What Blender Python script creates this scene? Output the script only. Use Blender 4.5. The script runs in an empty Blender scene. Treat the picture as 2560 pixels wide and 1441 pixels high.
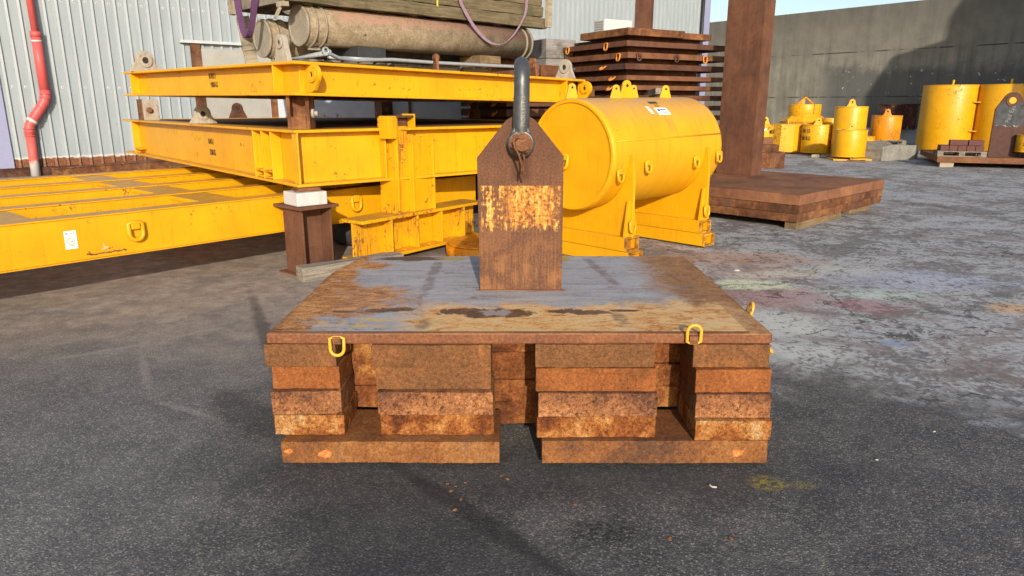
import bpy, bmesh, math, random
from mathutils import Vector, Matrix
R=math.radians
random.seed(7)
S=bpy.context.scene
# ------------------------------------------------------------ camera, sky, sun, exposure
cd=bpy.data.cameras.new('camera'); cam=bpy.data.objects.new('camera',cd); S.collection.objects.link(cam)
cam.location=(0,0,1.65); cam.rotation_euler=(R(90-14.64),0,0)
cd.sensor_width=36; cd.lens=1755/2560*36; cd.clip_start=.05; cd.clip_end=2000
S.camera=cam
SUN_EL, SUN_AZ = 19.0, 173.0      # azimuth clockwise from +Y, where the sun stands
w=bpy.data.worlds.new('World'); S.world=w; w.use_nodes=True
nt=w.node_tree; bg=nt.nodes['Background']; sk=nt.nodes.new('ShaderNodeTexSky'); sk.sky_type='NISHITA'
sk.sun_disc=False; sk.sun_elevation=R(SUN_EL); sk.sun_rotation=R(SUN_AZ); sk.dust_density=1.5
nt.links.new(sk.outputs[0],bg.inputs[0]); bg.inputs[1].default_value=.15
sl=bpy.data.lights.new('sun','SUN'); so=bpy.data.objects.new('sun',sl); S.collection.objects.link(so)
sl.energy=4.2; sl.angle=R(.55); sl.color=(1,.91,.78)
sd=Vector((math.sin(R(SUN_AZ))*math.cos(R(SUN_EL)),math.cos(R(SUN_AZ))*math.cos(R(SUN_EL)),math.sin(R(SUN_EL))))
so.rotation_euler=(-sd).to_track_quat('-Z','Y').to_euler(); so.location=(3,-12,9)
S.view_settings.view_transform='Standard'; S.view_settings.look='None'
S.view_settings.exposure=.25; S.view_settings.gamma=1

# ------------------------------------------------------------ node helpers
class T:
    def __init__(s,name):
        s.M=bpy.data.materials.new(name); s.M.use_nodes=True; s.n=s.M.node_tree.nodes; s.l=s.M.node_tree.links
        s.b=s.n['Principled BSDF']
    def new(s,t,**k):
        n=s.n.new(t)
        for a,b in k.items(): setattr(n,a,b)
        return n
    def put(s,sock,v):
        if hasattr(v,'is_linked') or isinstance(v,bpy.types.NodeSocket): s.l.new(v,sock)
        else:
            try:
                if hasattr(sock.default_value,'__len__') and not hasattr(v,'__len__'): v=(v,)*len(sock.default_value)
                if hasattr(sock.default_value,'__len__') and len(v)==3 and len(sock.default_value)==4: v=(*v,1)
            except Exception: pass
            sock.default_value=v
    def co(s,scale=(1,1,1),rand=True,loc=(0,0,0)):
        tc=s.new('ShaderNodeTexCoord').outputs['Object']
        if rand:
            oi=s.new('ShaderNodeObjectInfo').outputs['Random']
            mu=s.new('ShaderNodeVectorMath',operation='SCALE'); mu.inputs[0].default_value=(37,53,71); s.l.new(oi,mu.inputs['Scale'])
            ad=s.new('ShaderNodeVectorMath',operation='ADD'); s.l.new(tc,ad.inputs[0]); s.l.new(mu.outputs[0],ad.inputs[1]); tc=ad.outputs[0]
        mp=s.new('ShaderNodeMapping'); s.l.new(tc,mp.inputs[0]); mp.inputs['Scale'].default_value=scale; mp.inputs['Location'].default_value=loc
        return mp.outputs[0]
    def noise(s,v,scale,detail=5,rough=.6,dist=0):
        n=s.new('ShaderNodeTexNoise'); s.l.new(v,n.inputs['Vector'])
        n.inputs['Scale'].default_value=scale; n.inputs['Detail'].default_value=detail; n.inputs['Roughness'].default_value=rough; n.inputs['Distortion'].default_value=dist
        return n.outputs['Fac']
    def vor(s,v,scale,feature='F1',out='Distance',rnd=1):
        n=s.new('ShaderNodeTexVoronoi',feature=feature); s.l.new(v,n.inputs['Vector']); n.inputs['Scale'].default_value=scale; n.inputs['Randomness'].default_value=rnd
        return n.outputs[out]
    def ramp(s,f,st,interp='LINEAR'):
        n=s.new('ShaderNodeValToRGB'); n.color_ramp.interpolation=interp
        e=n.color_ramp.elements
        while len(e)<len(st): e.new(.5)
        for i,(p,c) in enumerate(st):
            e[i].position=p; e[i].color=(c,c,c,1) if not hasattr(c,'__len__') else (*c,1)
        s.put(n.inputs[0],f); return n.outputs[0]
    def step(s,f,a,b):
        n=s.new('ShaderNodeMapRange',interpolation_type='SMOOTHSTEP'); s.put(n.inputs['Value'],f)
        lo,hi,p,q=(a,b,0,1) if a<b else (b,a,1,0)
        for k,v in (('From Min',lo),('From Max',hi),('To Min',p),('To Max',q)): n.inputs[k].default_value=v
        return n.outputs['Result']
    def mix(s,f,a,b,mode='MIX'):
        n=s.new('ShaderNodeMix',data_type='RGBA',blend_type=mode)
        s.put(n.inputs[0],f); s.put(n.inputs[6],a); s.put(n.inputs[7],b); return n.outputs[2]
    def m(s,op,a,b=0.,c=0.):
        n=s.new('ShaderNodeMath',operation=op); s.put(n.inputs[0],a); s.put(n.inputs[1],b); s.put(n.inputs[2],c); return n.outputs[0]
    def xyz(s,v):
        n=s.new('ShaderNodeSeparateXYZ'); s.l.new(v,n.inputs[0]); return n.outputs
    def nz(s):
        g=s.new('ShaderNodeNewGeometry'); return s.xyz(g.outputs['Normal'])[2]
    def ell(s,v,cx,cy,rx,ry,soft=.5,wob=None,amt=.6,ang=0):
        """1 inside an ellipse in the x-y plane of v, with a wobbly rim"""
        mp=s.new('ShaderNodeMapping',vector_type='TEXTURE'); s.l.new(v,mp.inputs[0])
        mp.inputs['Location'].default_value=(cx,cy,0); mp.inputs['Rotation'].default_value=(0,0,ang); mp.inputs['Scale'].default_value=(rx,ry,1e6)
        ln=s.new('ShaderNodeVectorMath',operation='LENGTH'); s.l.new(mp.outputs[0],ln.inputs[0]); d=ln.outputs['Value']
        if wob is not None: d=s.m('ADD',d,s.m('MULTIPLY',s.m('SUBTRACT',wob,.5),amt*2))
        return s.step(d,1+soft/2,max(.02,1-soft/2))
    def fin(s,col,rough=.7,bump=None,bs=.3,bd=.01,metal=0,spec=.35):
        s.put(s.b.inputs['Base Color'],col); s.put(s.b.inputs['Roughness'],rough); s.put(s.b.inputs['Metallic'],metal); s.put(s.b.inputs['Specular IOR Level'],spec)
        if bump is not None:
            n=s.new('ShaderNodeBump'); n.inputs['Strength'].default_value=bs; n.inputs['Distance'].default_value=bd; s.l.new(bump,n.inputs['Height']); s.l.new(n.outputs[0],s.b.inputs['Normal'])
        return s.M

def mat_rust(name,dark=(.085,.035,.018),mid=(.20,.083,.033),light=(.40,.18,.068),flake=(.50,.33,.18),scale=1.,flakes=.3,streak=0.,speck=.5,rough=.85,bs=.35,blotch=1.):
    t=T(name); v=t.co()
    big=t.noise(v,1.7*scale,3,.55,.4); md=t.noise(v,7*scale,9,.72,.3); fi=t.noise(v,75,6,.75); sp=t.noise(v,170,3,.6)
    st=t.noise(t.co((5,5,.7)),2.5,8,.7)
    f=t.m('ADD',t.m('MULTIPLY',big,.5),t.m('MULTIPLY',md,.5)); f=t.m('ADD',f,t.m('MULTIPLY',t.m('SUBTRACT',st,.5),streak))
    c=t.ramp(f,[(.36,dark),(.50,mid),(.63,light)])
    # cooler dusty brown bloom, darker scale, ochre spots
    bl=t.noise(v,2.6*scale,6,.6,.5); c=t.mix(t.m('MULTIPLY',t.step(bl,.50,.66),.55*blotch),c,tuple((m_*.75+.035) for m_ in mid))
    dk=t.noise(v,4.3*scale,9,.75,.7); c=t.mix(t.m('MULTIPLY',t.step(dk,.57,.66),.6*blotch),c,dark)
    oc=t.noise(v,5.1*scale,8,.75,.9); c=t.mix(t.m('MULTIPLY',t.step(oc,.58,.68),.6*blotch),c,light)
    fl=t.noise(v,3.0*scale,10,.74,1.0); fm=t.step(fl,.70-.18*flakes,.72-.18*flakes)
    fc=t.ramp(t.m('ADD',t.m('MULTIPLY',oc,.5),t.m('MULTIPLY',fi,.5)),[(.38,mid),(.48,light),(.58,flake),(.68,(flake[0]*.75,flake[1]*.95,flake[2]*1.15))])
    c=t.mix(t.m('MULTIPLY',fm,min(1,flakes*1.6+.1)),c,fc)
    k=t.m('ADD',1,t.m('MULTIPLY',t.m('ADD',t.m('SUBTRACT',fi,.5),t.m('MULTIPLY',t.m('SUBTRACT',sp,.5),.8)),speck*2.2))
    vm=t.new('ShaderNodeVectorMath',operation='SCALE'); t.put(vm.inputs[0],c); t.put(vm.inputs['Scale'],k)
    h=t.m('ADD',t.m('ADD',t.m('MULTIPLY',md,.5),t.m('MULTIPLY',fi,.6)),t.m('MULTIPLY',fm,.35))
    return t.fin(vm.outputs[0],rough,h,bs,.012,spec=.2)

def mat_yellow(name,base=(.72,.342,.003),rust=.2,dust=.6,streak=.2,bs=.12):
    t=T(name); v=t.co()
    a=t.noise(v,2.2,5,.6); c=t.ramp(a,[(.3,tuple(x*.86 for x in base)),(.65,(base[0]*1.02,base[1]*1.06,base[2]*1.3))])
    gr=t.noise(t.co((9,9,.7)),2.5,6,.7); c=t.mix(t.m('MULTIPLY',t.step(gr,.52,.75),.35+streak*.4),c,(base[0]*.62,base[1]*.50,.012))
    sp=t.noise(v,15,9,.75,.4); bigm=t.noise(v,1.7,3,.5)
    thr=.695-.2*rust
    r1=t.step(t.m('ADD',sp,t.m('MULTIPLY',t.m('SUBTRACT',bigm,.5),.35)),thr,thr+.035)
    sv=t.noise(t.co((32,32,1.6)),2.2,7,.75); r2=t.m('MULTIPLY',t.step(sv,.70-.16*streak,.74-.16*streak),t.step(bigm,.45,.6))
    rm=t.m('MAXIMUM',r1,t.m('MULTIPLY',r2,.8))
    rc=t.ramp(t.noise(v,60,4,.7),[(.3,(.07,.025,.012)),(.6,(.30,.10,.022))])
    c=t.mix(rm,c,rc)
    if dust:
        z=t.step(t.nz(),.75,.97); dn=t.noise(v,6,6,.65)
        c=t.mix(t.m('MULTIPLY',z,t.m('MULTIPLY',t.step(dn,.25,.6),dust)),c,(.44,.25,.060))
    h=t.m('ADD',t.m('MULTIPLY',t.noise(v,38,3,.5),.5),t.m('MULTIPLY',rm,-.8))
    return t.fin(c,t.mix(rm,.42,.85),h,bs,.01,spec=.4)

def mat_flat(name,col,rough=.6,var=.25,scale=6,bs=.1,metal=0,spec=.35,grime=None,fine=40):
    t=T(name); v=t.co(); a=t.noise(v,scale,6,.65); b=t.noise(v,fine,4,.6)
    f=t.m('ADD',t.m('MULTIPLY',a,.6),t.m('MULTIPLY',b,.4))
    c=t.ramp(f,[(.3,tuple(x*(1-var) for x in col)),(.7,tuple(min(1,x*(1+var)) for x in col))])
    if grime:
        g=t.noise(t.co((7,7,1.1)),2,7,.7); c=t.mix(t.m('MULTIPLY',t.step(g,.5,.72),.75),c,grime)
    return t.fin(c,rough,f,bs,.01,metal,spec)

def mat_wood(name,a=(.10,.075,.05),b=(.30,.24,.17),axis=0,stain=(.05,.05,.03)):
    t=T(name); sc=[16,16,16]; sc[axis]=1.0
    v=t.co(tuple(sc)); g=t.noise(v,2.4,8,.7,.5); k=t.noise(t.co(),3,5,.6); f=t.noise(t.co(),70,3,.6)
    x=t.m('ADD',t.m('MULTIPLY',g,.75),t.m('MULTIPLY',f,.25))
    c=t.ramp(x,[(.32,a),(.62,b)]); c=t.mix(t.m('MULTIPLY',t.step(k,.5,.68),.6),c,stain)
    return t.fin(c,.9,x,.5,.01,spec=.15)

# ------------------------------------------------------------ mesh helpers
def box(bm,a,b,M=None,jit=0):
    x0,y0,z0=a;x1,y1,z1=b
    vs=[bm.verts.new((x,y,z)) for z in (z0,z1) for y in (y0,y1) for x in (x0,x1)]
    if jit:
        for q in vs: q.co+=Vector([random.uniform(-jit,jit) for _ in range(3)])
    for f in ((0,2,3,1),(4,5,7,6),(0,1,5,4),(2,6,7,3),(0,4,6,2),(1,3,7,5)): bm.faces.new([vs[i] for i in f])
    if M is not None:
        for q in vs: q.co=M@q.co
    return vs
def prism(bm,pts,d0,d1,ax='y',M=None):
    """extrude a 2-D outline between d0 and d1: ax 'y' (x,z outline), 'x' (y,z outline), 'z' (x,y outline)"""
    def P(p,d): return {'y':(p[0],d,p[1]),'x':(d,p[0],p[1]),'z':(p[0],p[1],d)}[ax]
    a=[bm.verts.new(P(p,d0)) for p in pts]; b=[bm.verts.new(P(p,d1)) for p in pts]
    n=len(pts); bm.faces.new(a); bm.faces.new(b[::-1])
    for i in range(n): bm.faces.new((a[i],b[i],b[(i+1)%n],a[(i+1)%n]))
    if M is not None:
        for q in a+b: q.co=M@q.co
def cyl(bm,p0,p1,r0,r1=None,seg=32,caps=True):
    p0=Vector(p0);p1=Vector(p1); r1=r0 if r1 is None else r1
    d=(p1-p0).normalized(); u=d.orthogonal().normalized(); 
    if abs(d.z)<.99: u=d.cross(Vector((0,0,1))).normalized()
    w_=d.cross(u)
    A=[];B=[]
    for i in range(seg):
        a=2*math.pi*i/seg; o=u*math.cos(a)+w_*math.sin(a)
        A.append(bm.verts.new(p0+o*r0)); B.append(bm.verts.new(p1+o*r1))
    for i in range(seg): f=bm.faces.new((A[i],A[(i+1)%seg],B[(i+1)%seg],B[i])); f.smooth=True
    if caps: bm.faces.new(A[::-1]); bm.faces.new(B)
def ring(bm,p0,p1,ro,ri,seg=40):
    p0=Vector(p0);p1=Vector(p1); d=(p1-p0).normalized(); u=d.cross(Vector((0,0,1))).normalized() if abs(d.z)<.99 else Vector((1,0,0)); w_=d.cross(u)
    L=[[bm.verts.new(p+(u*math.cos(2*math.pi*i/seg)+w_*math.sin(2*math.pi*i/seg))*r) for i in range(seg)] for p,r in ((p0,ro),(p1,ro),(p1,ri),(p0,ri))]
    for k in range(4):
        a,b=L[k],L[(k+1)%4]
        for i in range(seg):
            f=bm.faces.new((a[i],a[(i+1)%seg],b[(i+1)%seg],b[i])); f.smooth=k in(0,2)
def tube(bm,pts,r,closed=False,seg=10,rs=None):
    pts=[Vector(p) for p in pts]; n=len(pts); rings=[]; prev=None
    for i,p in enumerate(pts):
        a=pts[(i-1)%n] if closed or i>0 else p; b=pts[(i+1)%n] if closed or i<n-1 else p
        d=(b-a).normalized()
        u=d.orthogonal().normalized() if prev is None else (prev-d*prev.dot(d)).normalized(); prev=u; w_=d.cross(u)
        rr=rs[i] if rs else r
        rings.append([bm.verts.new(p+(u*math.cos(2*math.pi*k/seg)+w_*math.sin(2*math.pi*k/seg))*rr) for k in range(seg)])
    for i in range(n if closed else n-1):
        a,b=rings[i],rings[(i+1)%n]
        for k in range(seg): f=bm.faces.new((a[k],a[(k+1)%seg],b[(k+1)%seg],b[k])); f.smooth=True
    if not closed: bm.faces.new(rings[0][::-1]); bm.faces.new(rings[-1])
def strip(bm,pts,wid,th):
    """flat webbing along pts, width along vector wid"""
    wid=Vector(wid); pts=[Vector(p) for p in pts]; prev=None
    rows=[]
    for i,p in enumerate(pts):
        d=(pts[min(i+1,len(pts)-1)]-pts[max(i-1,0)]).normalized(); nn=d.cross(wid).normalized()*th/2
        rows.append([bm.verts.new(p-wid/2-nn),bm.verts.new(p+wid/2-nn),bm.verts.new(p+wid/2+nn),bm.verts.new(p-wid/2+nn)])
    for a,b in zip(rows,rows[1:]):
        for k in range(4): bm.faces.new((a[k],a[(k+1)%4],b[(k+1)%4],b[k]))
    bm.faces.new(rows[0][::-1]); bm.faces.new(rows[-1])
def obj(name,bm,mat,parent=None,loc=None,rot=None,bev=0,seg=2):
    bmesh.ops.recalc_face_normals(bm,faces=bm.faces)
    me=bpy.data.meshes.new(name); bm.to_mesh(me); bm.free()
    o=bpy.data.objects.new(name,me); S.collection.objects.link(o)
    if mat: me.materials.append(mat)
    if parent: o.parent=parent
    if loc is not None: o.location=loc
    if rot is not None: o.rotation_euler=rot
    if bev:
        b=o.modifiers.new('bevel','BEVEL'); b.width=bev; b.segments=seg; b.limit_method='ANGLE'; b.angle_limit=R(40)
    return o
def objs(name,bm,mat,parent,bev=0):
    """every loose piece of bm becomes a part of its own"""
    bm.verts.ensure_lookup_table(); seen=set(); groups=[]
    for v in bm.verts:
        if v in seen: continue
        st=[v]; seen.add(v); g=[]
        while st:
            q=st.pop(); g.append(q)
            for e in q.link_edges:
                o_=e.other_vert(q)
                if o_ not in seen: seen.add(o_); st.append(o_)
        groups.append(g)
    out=[]
    for g in groups:
        nb=bmesh.new(); mp={q:nb.verts.new(q.co) for q in g}
        for f in {f for q in g for f in q.link_faces}:
            nf=nb.faces.new([mp[q] for q in f.verts]); nf.smooth=f.smooth
        out.append(obj(name,nb,mat,parent,bev=bev))
    bm.free(); return out
def B(): return bmesh.new()
def tag(o,label,cat,group=None):
    o['label']=label; o['category']=cat
    if group: o['group']=group
    return o
def thing(name,label,cat,loc=(0,0,0),rz=0,group=None,rx=0,ry=0):
    o=bpy.data.objects.new(name,None); S.collection.objects.link(o); o.location=loc; o.rotation_euler=(rx,ry,rz); o.empty_display_size=.1
    return tag(o,label,cat,group)
def copy_thing(o,loc,rz,label):
    c=o.copy(); S.collection.objects.link(c); c.location=loc; c.rotation_euler=(0,0,rz); c['label']=label
    for ch in list(o.children):
        d=ch.copy(); S.collection.objects.link(d); d.parent=c
        for g in list(ch.children):
            e=g.copy(); S.collection.objects.link(e); e.parent=d
    return c
def structure(name,bm,mat):
    o=obj(name,bm,mat); o['kind']='structure'; return o
def yaw(az): return R(90-az)      # local +X looks along azimuth az (clockwise from +Y)
def text(body,size,mat,parent,loc,rot,xs=1.,name='stencil_lettering',th=.0012,bold=0.):
    c=bpy.data.curves.new('lettering','FONT'); c.body=body; c.size=size; c.extrude=th; c.align_x='CENTER'; c.align_y='CENTER'; c.space_character=1.05; c.offset=bold
    o=bpy.data.objects.new('lettering_curve',c); S.collection.objects.link(o)
    dg=bpy.context.evaluated_depsgraph_get(); me=bpy.data.meshes.new_from_object(o.evaluated_get(dg)); bpy.data.objects.remove(o)
    me.materials.clear(); me.materials.append(mat)
    for v in me.vertices: v.co.x*=xs
    n=bpy.data.objects.new(name,me); S.collection.objects.link(n); n.parent=parent; n.location=loc; n.rotation_euler=rot
    return n
def dring(parent,loc,rot,ring_mat,br_mat,size=.06,swing=0,bar=.011,name='lifting_ring'):
    """forged lifting ring: bracket on a face whose outward normal is local -Y; ring hangs down, swing turns it about the pin"""
    bm=B(); s=size/.06
    box(bm,(-.026*s,-.030*s,-.024*s),(.026*s,.002,.024*s))
    o=obj(name,bm,br_mat,parent,loc,rot,bev=.006*s)
    pts=[(-.040*s,0,.012*s)]
    for i in range(11):
        a=math.pi*(1+i/10); pts.append((.040*s*math.cos(a),0,-.050*s+.040*s*math.sin(a)))
    pts.append((.040*s,0,.012*s))
    pts+= [(.02*s,0,.018*s),(-.02*s,0,.018*s)]
    bm=B(); tube(bm,pts,bar*s,closed=True,seg=10)
    rg=obj('ring',bm,ring_mat,o,(0,-.020*s,.0),(swing,0,0))
    return o
def padeye(bm,x,y,z,w,h,th,axis='x',hole=.0,M=None,boss=0):
    """rounded lug plate standing on z; plate lies in the axis-z plane"""
    r=w*.30; pts=[(-w/2,0),(w/2,0)]
    cz=h-r
    for i in range(13):
        a=-.15+ (math.pi+.3)*i/12; pts.append((r*math.cos(a),cz+r*math.sin(a)))
    mm=Matrix.Translation((x,y,z))
    if axis=='y': mm=mm@Matrix.Rotation(R(90),4,'Z')
    if M is not None: mm=M@mm
    prism(bm,pts,-th/2,th/2,'y',mm)
    return mm,cz,r

# ------------------------------------------------------------ materials
def mat_slab(name,cols,speck=.8,pits=0.,grad=0.,spots=(),bs=.35,sc=1.):
    t=T(name); v=t.co(); w_=t.co(rand=False); X,Y,Z=t.xyz(w_)
    lo=t.noise(v,2.0*sc,4,.5,.6); md=t.noise(v,6.0*sc,11,.68,.6); fi=t.noise(v,62,7,.74); sp=t.noise(v,150,3,.65); rn=t.noise(t.co((7,7,.9)),2.2,8,.7)
    f=t.m('ADD',t.m('ADD',t.m('MULTIPLY',lo,.40),t.m('MULTIPLY',md,.45)),t.m('MULTIPLY',rn,.15))
    if grad: f=t.m('ADD',f,t.m('MULTIPLY',t.m('SUBTRACT',.055,Z),grad))
    f=t.m('ADD',f,t.m('MULTIPLY',t.m('SUBTRACT',fi,.5),.10))
    n=len(cols); c=t.ramp(f,[(.38+.25*i/(n-1),q) for i,q in enumerate(cols)])
    if pits: c=t.mix(t.m('MULTIPLY',t.step(t.noise(v,33,8,.8,.5),.53,.60),pits),c,tuple(q*.38 for q in cols[1]))
    for x,z,r in spots:
        d=t.m('ADD',t.m('SQRT',t.m('ADD',t.m('POWER',t.m('SUBTRACT',X,x),2.),t.m('POWER',t.m('MULTIPLY',t.m('SUBTRACT',Z,z),1.5),2.))),t.m('MULTIPLY',t.m('SUBTRACT',t.noise(w_,26,7,.7),.5),r*2.2))
        c=t.mix(t.step(d,r,r*.75),c,t.ramp(t.noise(w_,60,6,.7),[(.38,(.38,.085,.025)),(.6,(.60,.24,.07))]))
    k=t.m('ADD',1,t.m('MULTIPLY',t.m('ADD',t.m('SUBTRACT',fi,.5),t.m('MULTIPLY',t.m('SUBTRACT',sp,.5),.8)),speck*2.2))
    vm=t.new('ShaderNodeVectorMath',operation='SCALE'); t.put(vm.inputs[0],c); t.put(vm.inputs['Scale'],k)
    return t.fin(vm.outputs[0],.88,t.m('ADD',t.m('MULTIPLY',md,.6),t.m('MULTIPLY',fi,.6)),bs,.010,spec=.15)
slab_dust=mat_slab('slab_dusty',[(.085,.040,.020),(.115,.053,.024),(.138,.062,.026),(.162,.070,.028),(.21,.086,.029)],.95)
slab_smooth=mat_slab('slab_smooth',[(.115,.044,.017),(.165,.057,.018),(.20,.066,.020),(.23,.078,.023),(.27,.10,.032)],.95)
slab_speckled=mat_slab('slab_speckled',[(.085,.038,.024),(.155,.066,.032),(.22,.090,.038),(.275,.118,.048),(.36,.165,.070)],1.3,pits=.9,grad=.5)
slab_flaky=mat_slab('slab_flaky',[(.060,.020,.010),(.125,.038,.011),(.205,.066,.017),(.30,.125,.034),(.37,.21,.085),(.27,.22,.17)],1.15,pits=.6,sc=1.15,bs=.5)
slab_base=mat_slab('slab_base',[(.090,.043,.024),(.155,.064,.026),(.20,.079,.026),(.245,.108,.038),(.17,.09,.048)],.9,pits=.25,spots=((-.475,.062,.020),(-.305,.048,.034)))
slab_base_right=mat_slab('slab_base_right',[(.090,.043,.024),(.155,.064,.026),(.20,.079,.026),(.245,.108,.038),(.17,.09,.048)],.9,pits=.25,spots=((.385,.050,.030),))
slab_rear=mat_slab('slab_rear',[(.055,.020,.010),(.12,.040,.014),(.19,.066,.020),(.31,.14,.04),(.42,.24,.09)],1.0,pits=.3,sc=1.1)
slab_m=[slab_dust,slab_smooth,slab_speckled,slab_flaky,slab_base,slab_base_right,slab_rear]
rust_plate=mat_rust('rust_plate',(.090,.040,.024),(.160,.068,.034),(.24,.105,.046),flakes=.06,streak=.1,blotch=.6)
rust_brown=mat_rust('rust_brown',(.080,.037,.024),(.118,.052,.030),(.158,.069,.038),flakes=.0,streak=.45,speck=.5,blotch=.25)
rust_dark=mat_rust('rust_dark',(.035,.017,.012),(.085,.036,.022),(.16,.065,.033),flakes=.05,speck=.4)
rust_edge=mat_rust('rust_edge',(.045,.021,.013),(.13,.052,.024),(.29,.13,.045),flakes=.35,streak=.22)
rust_bolt=mat_rust('rust_bolt',(.07,.03,.018),(.17,.075,.035),(.30,.15,.075),flakes=.2,scale=4)
yel=mat_yellow('yellow_paint',rust=.36,dust=.68,streak=.45)
yel_tank=mat_yellow('yellow_tank_paint',rust=.05,dust=.25,streak=.15,bs=.3)
yel_rusty=mat_yellow('yellow_rusty_paint',rust=.58,dust=.5,streak=1.15)
yel_worn=mat_yellow('yellow_worn_paint',base=(.70,.25,.004),rust=.7,dust=.2,streak=.9)
yel_bright=mat_yellow('yellow_bright_paint',base=(.73,.365,.008),rust=.62,dust=.3,streak=.8)
yel_ring=mat_yellow('yellow_ring_paint',base=(.78,.36,.03),rust=.5,dust=0,streak=.2)
org_ring=mat_flat('orange_ring_paint',(.55,.20,.035),.6,.3,20)
steel_grey=mat_flat('grey_padeye_paint',(.36,.32,.26),.7,.3,9,grime=(.22,.08,.03))
dark_steel=mat_flat('dark_galvanised',(.095,.10,.105),.42,.45,9,.25,metal=.55,grime=(.10,.065,.04))
galv=mat_flat('galvanised_pipe',(.38,.40,.41),.45,.2,8,metal=.3)
wood_grey=mat_wood('weathered_timber',(.10,.085,.065),(.30,.26,.21))
wood_brown=mat_wood('stained_timber',(.09,.058,.032),(.27,.185,.10),stain=(.06,.055,.03))
wood_moss=mat_wood('mossy_timber',(.055,.045,.028),(.21,.165,.095),stain=(.05,.055,.025))
wood_pale=mat_wood('pale_timber',(.20,.16,.11),(.42,.36,.27))
white_p=mat_flat('white_paint',(.52,.52,.51),.5,.12,5,grime=(.45,.40,.33))
sticker=mat_flat('sticker_white',(.80,.80,.78),.4,.05)
black=mat_flat('stencil_black',(.03,.026,.022),.7,.5,30)
blue_ink=mat_flat('label_blue',(.04,.06,.25),.6,.2)
rubber=mat_flat('black_rubber',(.035,.036,.038),.75,.4,12,.3)
concrete_grey=mat_flat('old_concrete',(.24,.225,.19),.9,.4,4,.4,grime=(.09,.08,.06))
white_kerb=mat_flat('pale_concrete',(.42,.44,.46),.85,.2,3,.2,grime=(.22,.22,.21))

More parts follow.
